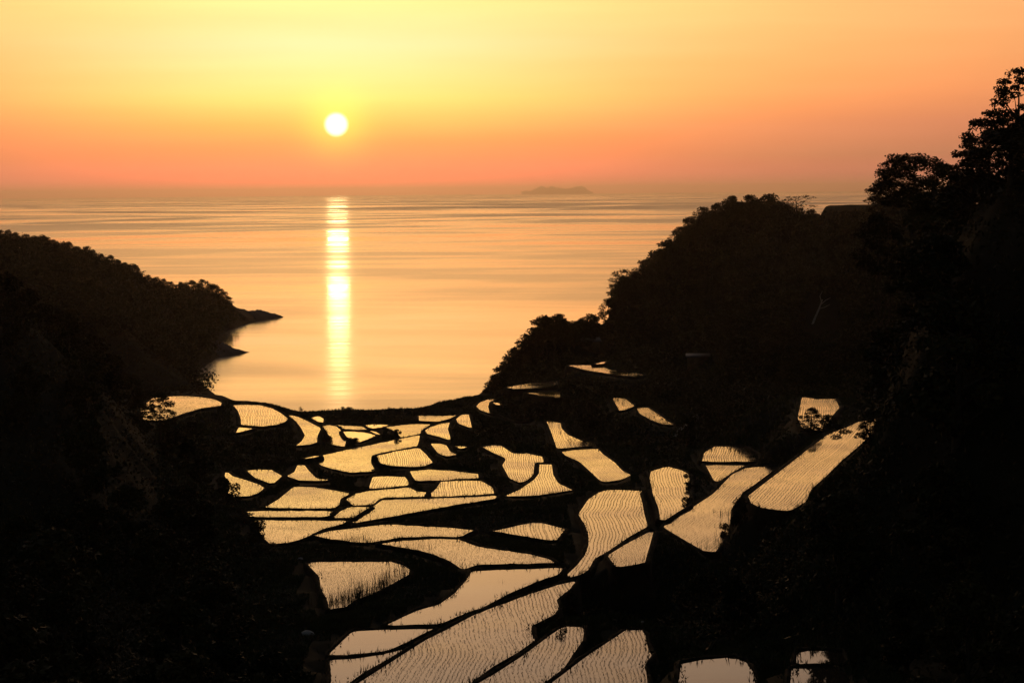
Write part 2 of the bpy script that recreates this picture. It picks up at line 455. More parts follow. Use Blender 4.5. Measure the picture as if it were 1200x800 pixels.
 ("small pool glinting through a bush at the bottom right", [(934,778),(936,763.5),(953,760.4),(971.7,762),(985,764),(990,774),(984,777.5),(961,778)], 95, 0),
 ("large wavy-ruled S-shaped paddy right of centre with a thin tail", [(678.3,602.5),(690,585),(703.3,575.8),(715,573),(751.7,574.2),(749,578.3),(751.7,588.3),(754.2,601.7),(758.3,616.7),(736.7,628.3),(712.3,645.1),(695.8,654.3),(688.4,667.2),(679.3,673.6),(655.4,680),(662.7,675.4),(677.4,661.7),(686.6,649.7),(690.6,638.7),(690.3,625.9),(686.6,614.9)], None, [(706,570),(692,585),(682,602.5),(687.6,615),(691.3,626),(691.6,639),(687,650),(670,672)]),
 ("small stubbly paddy like a shield, right of the tail of the S-shaped one", [(712.7,650.6),(734.3,636.9),(765.5,620.7),(760,640.6),(754.5,659.8),(739.8,662.6),(723.3,664.4)], None, None),
 ("striped diamond-shaped paddy alone in the dark band, left of the S-shaped one", [(575.3,622),(606.7,615),(628.3,610.8),(661.7,619.2),(650,634.2),(620,629.2),(593.3,625)], None, [(630,610),(634,632)]),
 ("upright curved striped paddy with a leafy bush on its right edge", [(763.7,551.7),(781.7,545.8),(796.7,550),(807.5,556),(806.7,591.7),(796.7,597.5),(775,611.2),(772.5,595),(765.8,578.3),(762,560)], 215, [(767,548),(765,562),(769,580),(776,597),(779,612)]),
 ("long diagonal paddy right of the upright curved striped one", [(777.5,616.7),(803.3,600),(836.7,578.3),(858.3,555.8),(875,547.5),(895,545.8),(912.5,545.8),(883.3,567.5),(869.2,576.7),(865,585),(856.7,595),(855,608.3),(853.3,623.3),(836.7,647.5),(826.7,645.8),(793.3,626.7)], 205, [(777.5,616.7),(803,600),(836,578),(862,556)]),
 ("rightmost long diagonal paddy running up into overhanging leaves", [(877.3,581),(887.7,572.8),(923,545.8),(947.9,526.1),(972.8,507.4),(993.5,500.2),(1006,494),(1026.7,489.8),(1022.5,506.4),(1005,523),(985.2,539.6),(968.6,556.2),(950,572.8),(943.7,587.3),(923,599.3),(894,595.2),(881.5,589.4)], 210, [(882,583),(923,549),(973,510)]),
 ("small striped paddy high on the right slope behind a ragged bush", [(940.6,464.5),(956.2,467),(978,466.6),(983.2,477.3),(974.8,486.7),(964,504),(952,504),(940,500),(935.4,489.8)], 262, [(962,464),(960,471),(963,478),(960,490)]),
 ("shaded paddy mirroring the dark hillside, above the long diagonal one", [(823,541),(826,530),(840,522),(875,524),(888,532),(886.7,541.2)], 264, [(850,522),(848,542)]),
 ("small shaded triangular paddy against the top of the long diagonal one", [(826.7,543.3),(860,543.7),(884,542.6),(870,546.3),(856.7,555.8),(838.3,565.3),(833.3,555)], 247, [(858,543),(845,560)]),
]


def floor_z(d):
    return 3.0 + 0.058 * (495.0 - d)


def chaikin(P, n=2, k=0.075):
    for _ in range(n):
        Q = []
        for i in range(len(P)):
            a, b = P[i], P[(i + 1) % len(P)]
            Q += [a + (b - a) * k, b + (a - b) * k]
        P = np.array(Q)
    return P


def resample(P, step, closed=True):
    Q = []
    n = len(P)
    for i in range(n if closed else n - 1):
        a, b = P[i], P[(i + 1) % n]
        k = max(1, int(np.linalg.norm(b - a) / step))
        for j in range(k):
            Q.append(a + (b - a) * j / k)
    if not closed:
        Q.append(P[-1])
    return np.array(Q)


def area2(P):
    x, y = P[:, 0], P[:, 1]
    return 0.5 * np.sum(x * np.roll(y, -1) - np.roll(x, -1) * y)


FIELDS = []
for label, px, dist, guide in PADDIES:
    cx = sum(p[0] for p in px) / len(px)
    cy = (min(p[1] for p in px) + max(p[1] for p in px)) / 2
    if cy > 740:
        cy = 740 + (cy - 740) * 0.6
    r = ray(cx, cy)
    d = dist or (CAM_H - 3.0 - 0.058 * 495) / (-r[2] - 0.058)
    z = CAM_H + d * r[2]
    poly = np.array([on_plane(x, y, z)[:2] for x, y in px])
    if area2(poly) < 0:
        poly = poly[::-1]
    poly = chaikin(poly)
    poly = resample(poly, 0.7)
    FIELDS.append(dict(label=label, px=px, z=z, d=d, poly=poly, guide=guide, cx=cx, cy=cy))
# ---------------------------------------------------------------- where open sky, sea and paddies are seen: land is shaped so as not to stand in front of them
SKYLINE = [(-400, 268), (0, 268), (12, 268), (40, 274), (60, 277), (90, 286), (110, 291), (130, 300), (150, 307), (175, 321), (190, 327),
           (200, 332), (215, 331), (235, 329), (250, 335), (262, 342), (270, 352), (278, 364), (305, 363), (325, 365), (331, 369), (318, 372),
           (300, 373), (285, 376), (265, 382), (256, 395), (262, 402), (280, 405), (290, 411), (273, 418), (257, 425), (255, 440), (252, 454), (236, 459), (205, 459), (200, 460),
           (235, 461), (258, 465), (270, 470), (290, 471), (310, 473), (330, 480), (345, 482), (400, 478), (480, 477), (520, 472), (565, 463),
           (572, 452), (578, 437), (590, 425), (600, 408), (615, 395), (640, 370), (655, 368), (670, 375), (690, 370), (705, 378), (712, 370),
           (714, 347), (722, 327), (740, 315), (752, 314), (768, 292), (790, 279), (800, 264), (815, 252), (825, 244), (845, 240), (852, 233),
           (880, 231), (905, 231), (930, 236), (950, 243), (962, 246), (970, 241), (1018, 239), (1020, 225), (1035, 200), (1060, 184), (1090, 184),
           (1115, 190), (1120, 165), (1150, 150), (1155, 120), (1180, 90), (1195, 78), (1200, 76), (1700, -200), (-400, -200)]
GX0, GY0, GW, GH = -50, -20, 1300, 860
gx, gy = np.meshgrid(np.arange(GX0, GX0 + GW), np.arange(GY0, GY0 + GH))
MASK = inside(gx, gy, SKYLINE)
PADM = np.zeros_like(MASK)
PADZ = np.full(MASK.shape, 1e3)       # water level of the paddy seen at each place
PADD = MASK & False
for f in FIELDS:
    one = inside(gx, gy, f['px'])
    PADM |= one
    fat = one.copy()
    for dx in (-1, 0, 1):
        for dy in (-1, 0, 1, 2):
            fat |= np.roll(np.roll(one, dx, 1), dy, 0)
    PADD |= fat
    PADZ[fat] = np.minimum(PADZ[fat], f['z'])
PADK = PADD.copy()        # also keep scrub off the few built things on the slopes
for x0_, y0_, x1_, y1_ in ((674, 393, 708, 411), (800, 408, 838, 430), (946, 344, 980, 386), (744, 726, 760, 738)):
    PADK[y0_ - GY0:y1_ - GY0, x0_ - GX0:x1_ - GX0] = True
MASKE = MASK.copy()
for dx in (-2, -1, 0, 1, 2):
    for dy in (-2, -1, 0, 1, 2):
        MASKE &= np.roll(np.roll(MASK, dx, 1), dy, 0)


def level(px, py):
    ix, iy = np.asarray(px).astype(int) - GX0, np.asarray(py).astype(int) - GY0
    ok = (ix >= 0) & (iy >= 0) & (ix < GW) & (iy < GH)
    r = np.full(ok.shape, 1e3)
    r[ok] = PADZ[iy[ok], ix[ok]]
    return r


def seen(px, py, mask):
    ix, iy = np.asarray(px).astype(int) - GX0, np.asarray(py).astype(int) - GY0
    ok = (ix >= 0) & (iy >= 0) & (ix < GW) & (iy < GH)
    r = np.zeros(ok.shape, bool)
    r[ok] = mask[iy[ok], ix[ok]]
    return r


# ---------------------------------------------------------------- terrain heightfield
def axis(parts):
    a = []
    for lo, hi, n in parts:
        a += list(np.linspace(lo, hi, n, endpoint=False))
    return np.array(a + [parts[-1][1]])


AX = axis([(-6000, -900, 16), (-900, -240, 60), (-240, -100, 56), (-100, 110, 210), (110, 240, 52), (240, 900, 50), (900, 6000, 16)])
AY = axis([(-6000, -300, 16), (-300, -20, 40), (-20, 60, 50), (60, 230, 190), (230, 640, 320), (640, 960, 130), (960, 1100, 14)])
X, Y = np.meshgrid(AX, AY)
shape = X.shape
x, y = X.ravel(), Y.ravel()

num = np.zeros_like(x)
den = np.zeros_like(x)
dmin = np.full_like(x, 1e9)
near = (np.abs(x) < 240) & (y > 20) & (y < 620)
xn, yn = x[near], y[near]
numn, denn, dmn = np.zeros_like(xn), np.zeros_like(xn), np.full_like(xn, 1e9)
lows = np.full_like(xn, 1e9)
for f in FIELDS:
    P = f['poly'][::2]
    lo, hi = P.min(0), P.max(0)
    d = np.maximum(np.maximum(lo[0] - xn, xn - hi[0]), np.maximum(lo[1] - yn, yn - hi[1]))
    d = np.maximum(d, 0) + 3.0
    cl = d < 33
    xs, ys = xn[cl], yn[cl]
    dd = np.full_like(xs, 1e9)
    for i in range(len(P)):
        dd = np.minimum(dd, seg_dist(xs, ys, P[i], P[(i + 1) % len(P)])[0])
    ins = inside(xs, ys, P)
    dd = np.where(ins, 0, dd)
    d[cl] = dd
    w = 1.0 / (d * d + 3.0) ** 1.5
    numn += w * (f['z'] - 0.1)
    denn += w
    dmn = np.minimum(dmn, d)
    lows[cl] = np.where(dd < 0.75, np.minimum(lows[cl], f['z'] - 0.5), lows[cl])
num[near], den[near], dmin[near] = numn, denn, dmn
plane = np.minimum(floor_z(np.minimum(y, 495)), 57) - np.maximum(y - 495, 0) * 0.14
w0 = 1.0 / 30.0 ** 3
hv = (num + w0 * plane) / (den + w0)
axis_x = -23 * (y - 113) / 381
side = np.clip((np.abs(x - axis_x) - 65) * 0.30, 0, 40) * smooth(560, 470, y)
hv = np.minimum(hv + side * smooth(8, 30, dmin), 57 + fbm(x, y, 400, 3, 5) * 4)
coast = smooth(522, 499, y)
hv = hv * coast - 4.0 * (1 - coast)

RD_X, RD_D = zip(*[(560, 478), (600, 500), (640, 512), (700, 530), (740, 565), (800, 585), (860, 585), (910, 580), (940, 565), (965, 550), (1020, 525), (1100, 430)])


def crest_d(px):
    """how far out the crest of the right headland lies"""
    return float(np.interp(px, RD_X, RD_D))


RIDGES = [  # (slope, [(px, py, distance, canopy height left free)])
    (0.45, [(-400, 262, 520, 4), (-60, 268, 570, 4), (0, 270, 600, 4), (90, 288, 680, 4), (170, 319, 770, 4), (200, 332, 810, 4), (235, 331, 850, 1.5), (252, 337, 868, 1.5), (262, 345, 880, 1.5), (276, 364, 890, 1)]),
    (0.30, [(100, 350, 560, 3), (160, 388, 590, 2), (205, 408, 606, 2), (236, 421, 612, 1.2), (249, 434, 606, .3)]),  # low shore added in place of the headland's dark reflection on the bay
    (0.75, [(0, 284, 600, 4), (100, 308, 655, 4), (170, 332, 695, 3.5), (212, 345, 706, 3), (236, 352, 704, 2.5), (249, 372, 700, 1.5), (256, 396, 698, .5)]),
    (0.75, [(-300, 250, 180, 4), (-60, 290, 200, 4), (0, 327, 220, 5), (30, 348, 228, 5), (75, 386, 245, 5), (130, 422, 275, 5), (165, 450, 295, 5), (196, 474, 310, 5)]),
    (0.80, [(75, 400, 235, 5), (160, 490, 250, 5), (240, 565, 200, 4.5), (295, 610, 162, 4), (340, 665, 132, 3.5), (370, 705, 115, 3), (378, 760, 103, 2.5), (380, 800, 95, 2.5), (370, 920, 75, 2)]),
    (0.80, [(564, 468, crest_d(564), 3), (580, 446, crest_d(580), 3), (600, 412, crest_d(600), 3), (640, 376, crest_d(640), 3), (690, 378, crest_d(690), 3), (715, 355, crest_d(715), 3), (740, 326, crest_d(740), 3),
            (770, 296, crest_d(770), 3), (800, 268, crest_d(800), 3), (825, 249, crest_d(825), 3), (860, 240, crest_d(860), 2.5), (900, 238, crest_d(900), 2.5), (940, 248, crest_d(940), 1), (965, 249, crest_d(965), 1), (1020, 247, crest_d(1020), 1), (1100, 245, crest_d(1100), 1)]),
    (0.95, [(1010, 300, 250, 4), (1040, 264, 190, 1), (1075, 252, 150, 0), (1130, 232, 130, 0), (1190, 195, 114, 0), (1260, 165, 106, 0), (1400, 120, 100, 0)]),
    (0.50, [(338, 486, 470, .3), (400, 480, 492, .3), (480, 479, 496, .3), (520, 474, 497, .3), (566, 466, 490, .3)]),
]
hill = np.full_like(x, -50.0)


def raise_ridge(pts, slope):
    global hill
    for a, b in zip(pts[:-1], pts[1:]):
        dd, t = seg_dist(x, y, a, b)
        dd = np.sqrt(dd * dd + 9.0) - 3.0
        hill = np.maximum(hill, a[2] + (b[2] - a[2]) * t - slope * dd)


for slope, pts in RIDGES:
    W = []
    for px, py, d, c in pts:
        p = at(px, py, d)
        p[2] -= c
        W.append(p)
    raise_ridge(W, slope)
raise_ridge([(-30, -400, 50), (-2, -60, 49), (0, -3, 48.2), (14, -10, 48), (40, -60, 50)], 0.72)
raise_ridge([(95, 430, 48), (160, 400, 52), (420, 330, 54), (2000, 200, 54)], 0.5)
raise_ridge([(-110, 200, 55), (-160, 330, 54), (-420, 420, 52), (-2000, 400, 54)], 0.55)
hill += fbm(x, y, 26, 4, 2) * 1.1 * smooth(1, 8, hill)
k = smooth(1.5, 20, dmin)
h = hv + np.maximum(hill - hv, 0) * k
h += fbm(x, y, 9, 3, 3) * 0.35 * smooth(0.8, 5, dmin) * (h > 0.3)
low_all = np.full_like(x, 1e9)
low_all[near] = lows
h = np.minimum(h, low_all)
h = np.maximum(h, -5.0)
# keep the ground clear of the open views (a canopy's height below the skyline)
vis = (y > 10) & (y < 1100) & (np.abs(x) < 0.27 * y + 5)
iv = np.where(vis)[0]
free = (low_all[iv] > 1e8)
hx = h[iv].copy()
can = np.where(dmin[iv] > 12, 1.6, 0.0) * smooth(4.0, 9.0, hx)
floor_min = np.where(y > 500, -0.8, 0.5)
floor_ = floor_min[iv]
dxs, dys = np.diff(AX)[None, :], np.diff(AY)[:, None]
h_start = h.copy()
for turn in range(16):
    clean = True
    for step in range(160):
        px_, py_, _ = project(np.stack([x[iv], y[iv], hx], 1))
        bad = hx > level(px_, py_) - 0.35
        px2, py2, _ = project(np.stack([x[iv], y[iv], hx + can], 1))
        bad |= (seen(px2, py2, MASKE) | seen(px_, py_, MASKE)) & (hx > 0.0)
        bad &= free & (hx > floor_)
        if not bad.any():
            break
        hx[bad] -= 0.2
        clean = False
    if clean and turn:
        break
    low = np.zeros_like(h)
    low[iv] = h_start[iv] - hx
    low[iv[(hx < 0.4) & (y[iv] > 560)]] += 0.5
    low = low.reshape(shape)
    for step in range(14):      # ease the cuts into their surroundings
        g_ = 0.5
        low[:, 1:] = np.maximum(low[:, 1:], low[:, :-1] - g_ * dxs)
        low[:, :-1] = np.maximum(low[:, :-1], low[:, 1:] - g_ * dxs)
        low[1:] = np.maximum(low[1:], low[:-1] - g_ * dys)
        low[:-1] = np.maximum(low[:-1], low[1:] - g_ * dys)
    h = np.where(low_all < 1e8, h_start, np.maximum(np.minimum(h_start, floor_min), h_start - low.ravel()))
    hx = h[iv].copy()
HGT = h.reshape(shape)


def ground(px, py):
    """terrain height at a point of the plan"""
    px, py = np.asarray(px, float), np.asarray(py, float)
    i = np.clip(np.searchsorted(AX, px) - 1, 0, len(AX) - 2)
    j = np.clip(np.searchsorted(AY, py) - 1, 0, len(AY) - 2)
    u = (px - AX[i]) / (AX[i + 1] - AX[i])
    v = (py - AY[j]) / (AY[j + 1] - AY[j])
    return (HGT[j, i] * (1 - u) + HGT[j, i + 1] * u) * (1 - v) + (HGT[j + 1, i] * (1 - u) + HGT[j + 1, i + 1] * u) * v


def hit(px, py, dlo=60, dhi=950):
    """first point of the ground in that direction"""
    ds = np.arange(dlo, dhi, 0.5)
    r = ray(px, py)
    z = CAM_H + ds * r[2]
    g = ground(r[0] * ds, ds)
    w = np.where(g >= z)[0]
    d = ds[w[0]] if len(w) else dhi
    return np.array([r[0] * d, d, CAM_H + d * r[2]])


nx, ny = len(AX), len(AY)
idx = np.arange(nx * ny).reshape(ny, nx)
quads = np.stack([idx[:-1, :-1], idx[:-1, 1:], idx[1:, 1:], idx[1:, :-1]], -1).reshape(-1, 4)
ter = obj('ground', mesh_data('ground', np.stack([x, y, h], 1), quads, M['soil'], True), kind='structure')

# ---------------------------------------------------------------- sea
SX = axis([(-70000, -4000, 12), (-4000, 4000, 40), (4000, 70000, 12)])
SY = axis([(-500, 3000, 30), (3000, 12000, 20), (12000, 72000, 14)])
gX, gY = np.meshgrid(SX, SY)
idx = np.arange(gX.size).reshape(gX.shape)
quads = np.stack([idx[:-1, :-1], idx[:-1, 1:], idx[1:, 1:], idx[1:, :-1]], -1).reshape(-1, 4)
sm = bpy.data.materials.new('sea_water')
sm.use_nodes = True
nt = sm.node_tree
b = nt.nodes['Principled BSDF']
b.inputs['Base Color'].default_value = (.02, .03, .035, 1)
b.inputs['IOR'].default_value = 1.333
geo = nt.nodes.new('ShaderNodeNewGeometry')


def noise(scale, stretch, detail=3, dist=0.0):
    mp_ = nt.nodes.new('ShaderNodeMapping')
    mp_.inputs['Scale'].default_value = stretch
    nt.links.new(geo.outputs['Position'], mp_.inputs[0])
    n = nt.nodes.new('ShaderNodeTexNoise')
    n.inputs['Scale'].default_value = scale
    n.inputs['Detail'].default_value = detail
    n.inputs['Distortion'].default_value = dist
    nt.links.new(mp_.outputs[0], n.inputs['Vector'])
    return n.outputs['Fac']


def swirl(scale, ang, stretch):
    turn_ = nt.nodes.new('ShaderNodeMapping')
    turn_.inputs['Rotation'].default_value = (0, 0, math.radians(ang))
    nt.links.new(geo.outputs['Position'], turn_.inputs[0])
    mp_ = nt.nodes.new('ShaderNodeMapping')
    mp_.inputs['Scale'].default_value = stretch
    nt.links.new(turn_.outputs[0], mp_.inputs[0])
    n = nt.nodes.new('ShaderNodeTexNoise')
    n.inputs['Scale'].default_value = scale
    n.inputs['Detail'].default_value = 5
    n.inputs['Distortion'].default_value = 1.2
    nt.links.new(mp_.outputs[0], n.inputs['Vector'])
    return n.outputs['Fac']


def blend(a, b_, k):
    m1 = nt.nodes.new('ShaderNodeMath')
    m1.operation = 'MULTIPLY'
    m1.inputs[1].default_value = 1 - k
    nt.links.new(a, m1.inputs[0])
    m2 = nt.nodes.new('ShaderNodeMath')
    m2.operation = 'MULTIPLY_ADD'
    m2.inputs[1].default_value = k
    nt.links.new(b_, m2.inputs[0])
    nt.links.new(m1.outputs[0], m2.inputs[2])
    return m2.outputs[0]


slick = blend(blend(swirl(1 / 520.0, 24, (1.0, 0.24, 1.0)), swirl(1 / 640.0, -36, (1.0, 0.28, 1.0)), 0.5), swirl(1 / 150.0, 5, (0.35, 1.0, 1.0)), 0.3)
rr = nt.nodes.new('ShaderNodeMapRange')
nt.links.new(slick, rr.inputs['Value'])
rr.inputs['From Min'].default_value = 0.44
rr.inputs['From Max'].default_value = 0.54
rr.inputs['To Min'].default_value = 0.10
rr.inputs['To Max'].default_value = 0.27
sepn = nt.nodes.new('ShaderNodeSeparateXYZ')
nt.links.new(geo.outputs['Position'], sepn.inputs[0])
off = nt.nodes.new('ShaderNodeMapRange')      # sheltered calm water inside the bay, ruffled further out
off.interpolation_type = 'SMOOTHSTEP'
nt.links.new(sepn.outputs[1], off.inputs['Value'])
off.inputs['From Min'].default_value = 560
off.inputs['From Max'].default_value = 6500
off.inputs['To Min'].default_value = 0.8
off.inputs['To Max'].default_value = 1.45
mul = nt.nodes.new('ShaderNodeMath')
mul.operation = 'MULTIPLY'
nt.links.new(rr.outputs[0], mul.inputs[0])
nt.links.new(off.outputs[0], mul.inputs[1])
nt.links.new(mul.outputs[0], b.inputs['Roughness'])
w1 = noise(0.5, (0.35, 1.0, 1.0), 4)
bp = nt.nodes.new('ShaderNodeBump')
bp.inputs['Distance'].default_value = 0.05
nt.links.new(w1, bp.inputs['Height'])
bs = nt.nodes.new('ShaderNodeMapRange')
nt.links.new(slick, bs.inputs['Value'])
bs.inputs['From Min'].default_value = 0.36
bs.inputs['From Max'].default_value = 0.60
bs.inputs['To Min'].default_value = 0.15
bs.inputs['To Max'].default_value = 0.45
nt.links.new(bs.outputs[0], bp.inputs['Strength'])
w2 = noise(1 / 13.0, (0.22, 1.0, 1.0), 4, 0.4)      # longer swell lines lying across the bay
bp2 = nt.nodes.new('ShaderNodeBump')
bp2.inputs['Distance'].default_value = 0.22
bp2.inputs['Strength'].default_value = 0.6
nt.links.new(w2, bp2.inputs['Height'])
nt.links.new(bp.outputs[0], bp2.inputs['Normal'])
nt.links.new(bp2.outputs[0], b.inputs['Normal'])
sea = obj('sea', mesh_data('sea', np.stack([gX.ravel(), gY.ravel(), np.zeros(gX.size)], 1), quads, sm), kind='structure')
# ---------------------------------------------------------------- build each paddy: water, bund, planted rows
from mathutils.geometry import tessellate_polygon


def tufts(P, w, hgt, lean=0.05):
    """P (n,3) foot points -> verts, tris: two crossed blades each"""
    n = len(P)
    V, T = [], []
    w = np.broadcast_to(np.asarray(w, float), (n,))
    for q in range(2):
        a = rng.uniform(-0.9, 0.9, n) + q * 1.2
        ux, uy = np.cos(a) * w * 0.5, np.sin(a) * w * 0.5
        hh = hgt * rng.uniform(0.7, 1.25, n)
        A = P + np.stack([ux, uy, np.full(n, -0.03)], 1)
        B = P - np.stack([ux, uy, np.full(n, 0.03)], 1)
        C = P + np.stack([rng.normal(0, lean, n), rng.normal(0, lean, n), hh], 1)
        base = q * 3 * n
        V += [A, B, C]
        i = np.arange(n) + base
        T.append(np.stack([i, i + n, i + 2 * n], 1))
    return np.concatenate(V), np.concatenate(T)


def row_points(f):
    P, z, g = f['poly'], f['z'], f['guide']
    c = P.mean(0)
    to = c / np.linalg.norm(c)
    lat = None
    if g is None or g == V:
        ang = 0.0 if g == V else math.radians(rng.choice([-1, 1]) * rng.uniform(40, 62))
        u = np.array([to[0] * math.cos(ang) - to[1] * math.sin(ang), to[0] * math.sin(ang) + to[1] * math.cos(ang)])
        o = c
    else:
        G = np.array([on_plane(a, b, z)[:2] for a, b in g])
        u = G[-1] - G[0]
        u /= np.linalg.norm(u)
        o = G[0]
    v = np.array([u[1], -u[0]])
    S = (P - o) @ u
    L = (P - o) @ v
    s = np.arange(S.min(), S.max(), 0.15)
    if g is not None and g != V:
        gs, gl = (G - o) @ u, (G - o) @ v
        k = np.argsort(gs)
        ss = np.linspace(gs.min() - 1, gs.max() + 1, 200)
        ll = np.interp(ss, gs[k], gl[k])
        ker = np.hanning(25)
        ll = np.convolve(np.pad(ll, 12, 'edge'), ker / ker.sum(), 'valid')
        off = np.interp(s, ss, ll)
    else:
        off = np.zeros_like(s)
    ph = rng.uniform(0, 6, 3)
    wob = 0.07 * np.sin(s / 2.6 + ph[0]) + 0.04 * np.sin(s / 1.3 + ph[1]) + 0.16 * np.sin(s / 7.0 + ph[2])
    sp = 0.235 if f['d'] < 140 else 0.28
    pts = []
    lmin, lmax = L.min() - off.max() - 1, L.max() - off.min() + 1
    for kk in np.arange(lmin, lmax, sp):
        q = o + np.outer(s, u) + np.outer(kk + off + wob + rng.normal(0, 0.022, len(s)) + rng.normal(0, .03), v)
        keep = rng.random(len(s)) < 0.55 + 0.9 * np.clip(fbm(q[:, 0], q[:, 1], 5.0, 3, 21) + .45, 0, 1)
        pts.append(q[keep])
    pts = np.concatenate(pts)
    pts = pts[inside(pts[:, 0], pts[:, 1], P)]
    d = np.full(len(pts), 9.0)
    for i in range(len(P)):
        d = np.minimum(d, seg_dist(pts[:, 0], pts[:, 1], P[i], P[(i + 1) % len(P)])[0])
    return pts[d > 0.06]


ALL_EDGE = []
for f in FIELDS:
    P, z = f['poly'], f['z']
    c = P.mean(0)
    root = empty('rice_paddy', (c[0], c[1], z), f['label'] if len(f['label'].split()) <= 16 else f['label'], 'rice paddy', 'flooded rice paddies of the terraced valley')
    L = P - c
    t = np.roll(L, -1, 0) - np.roll(L, 1, 0)
    t /= np.linalg.norm(t, axis=1)[:, None] + 1e-9
    nrm = np.stack([t[:, 1], -t[:, 0]], 1)
    Lw = L + nrm * 0.06
    tris = tessellate_polygon([[Vector((p[0], p[1], 0)) for p in L]])
    T = np.array(tris, int)
    a, b_, c_ = L[T[:, 0]], L[T[:, 1]], L[T[:, 2]]
    cr = (b_[:, 0] - a[:, 0]) * (c_[:, 1] - a[:, 1]) - (b_[:, 1] - a[:, 1]) * (c_[:, 0] - a[:, 0])
    T[cr < 0] = T[cr < 0][:, ::-1]
    unpl = f['guide'] == 0
    obj('water', mesh_data('water', np.column_stack([Lw, np.zeros(len(L))]), T, M['calm_water' if unpl else 'paddy_water']), root)
    # bund: low earth bank round the water, its outer face going down into the terrace wall
    t = np.roll(L, -1, 0) - np.roll(L, 1, 0)
    t /= np.linalg.norm(t, axis=1)[:, None] + 1e-9
    nrm = np.stack([t[:, 1], -t[:, 0]], 1)
    rough = fbm(P[:, 0], P[:, 1], 1.7, 3, 8)
    prof = [(0.02, -0.08), (0.16, 0.03), (0.30, 0.08), (0.55, 0.08), (0.76, -0.05), (0.98, -1.2), (1.3, -4.5)]
    n = len(L)
    rings = []
    ws = min(1.0, max(0.42, f['d'] / 320))
    for k_, (o_, zz) in enumerate(prof):
        o_ = o_ * ws if k_ > 1 else o_ * ws
        jig = rough * (0.05 if 0 < k_ < 5 else 0) + rng.normal(0, 0.025, n) * (0 < k_ < 5)
        rings.append(np.column_stack([L + nrm * (o_ + jig * 1.4)[:, None], zz + jig]))
    Vv = np.concatenate(rings)
    i = np.arange(n)
    j = (i + 1) % n
    Fq = np.concatenate([np.stack([q * n + i, (q + 1) * n + i, (q + 1) * n + j, q * n + j], 1) for q in range(len(prof) - 1)])
    obj('bund', mesh_data('bund', Vv, Fq, M['bund'], True), root)
    ALL_EDGE.append((P + nrm * 0.5 * ws, z + 0.12, f))
    if not unpl:
        pts = row_points(f)
        if len(pts):
            Pt = np.column_stack([pts - c, np.zeros(len(pts))])
            vv_, tt_ = tufts(Pt, 0.030, 0.065)
            obj('rice_rows', mesh_data('rice_rows', vv_, tt_, M['rice']), root, kind='stuff')

# grass fringing the bunds
gp, gh = [], []
for E, z, f in ALL_EDGE:
    n = len(E)
    dens = 3 + 4 * np.clip(fbm(E[:, 0], E[:, 1], 6, 2, 4) + 0.3, 0, 1)
    for i in range(n):
        kk = rng.poisson(dens[i] * 0.55)
        for _ in range(kk):
            gp.append((E[i, 0] + rng.normal(0, .22), E[i, 1] + rng.normal(0, .22), z - 0.05))
            gh.append(0.10 + 0.30 * max(0, rng.normal(.3, .35)))
gv, gt = tufts(np.array(gp), 0.06, np.array(gh), 0.08)
tag(obj('grass', mesh_data('grass', gv, gt, M['grass'])), 'short dark grass fringing the earth bunds of the paddies', 'grass', kind='stuff')

# short rough grass over the banks between the paddies
nb = 420000
d_ = np.exp(rng.uniform(math.log(85), math.log(470), nb))
X_ = (rng.uniform(180, 1060, nb) - 600) / F_PX * d_
i_ = np.clip(np.searchsorted(AX, X_), 0, len(AX) - 1)
j_ = np.clip(np.searchsorted(AY, d_), 0, len(AY) - 1)
dm_ = dmin.reshape(shape)[j_, i_]
g_ = ground(X_, d_)
hh_ = (0.16 + 0.30 * np.clip(fbm(X_, d_, 5, 3, 12) + .25, 0, 1)) * (0.55 + d_ / 500)
a_, b_, _ = project(np.stack([X_, d_, g_], 1))
a2_, b2_, _ = project(np.stack([X_, d_, g_ + hh_], 1))
ok = (dm_ > .9) & (dm_ < 26) & (g_ > 1.2) & ~seen(a_, b_, PADD) & ~seen(a2_, b2_, PADD) & (b_ < 812)
bv, bt = tufts(np.stack([X_, d_, g_], 1)[ok], (0.05 + 0.0004 * d_[ok]), hh_[ok], 0.12)
tag(obj('bank_grass', mesh_data('bank_grass', bv, bt, M['grass'])), 'rough dark grass covering the banks between the paddies', 'grass', kind='stuff')

# tall reeds on the near bank of the fringed paddy, and weeds on other banks
rp, rh = [], []
def reeds(a, b, n, h0, spread=0.7):
    for _ in range(n):
        t_ = rng.random()
        px, py = a[0] + (b[0] - a[0]) * t_, a[1] + (b[1] - a[1]) * t_
        p = hit(px, py)
        p[:2] += rng.normal(0, spread, 2)
        p[2] = ground(p[0], p[1]) - 0.1
        rp.append(p)
        rh.append(h0 * rng.uniform(0.5, 1.35))
for a, b, n, h0 in (((384, 716), (402, 714), 26, 1.3), ((402, 714), (434, 700), 60, 1.2), ((434, 700), (458, 688), 46, 1.2), ((458, 688), (482, 674), 40, 1.1),
                    ((405, 638), (430, 640), 26, 1.0), ((480, 647), (492, 650), 14, 1.2), ((724, 667), (756, 663), 50, .7), ((838, 650), (856, 620), 60, .9),
                    ((856, 612), (868, 590), 46, 1.0), ((922, 602), (946, 592), 40, .7), ((625, 752), (618, 738), 20, .5), ((690, 745), (668, 772), 40, .5),
                    ((590, 700), (620, 687), 20, .6), ((560, 716), (585, 704), 18, .6), ((470, 758), (492, 748), 12, .6), ((795, 778), (862, 770), 50, .4)):
    reeds(a, b, n, h0)
rp, rh = np.array(rp), np.array(rh)
vs, ts, base = [], [], 0
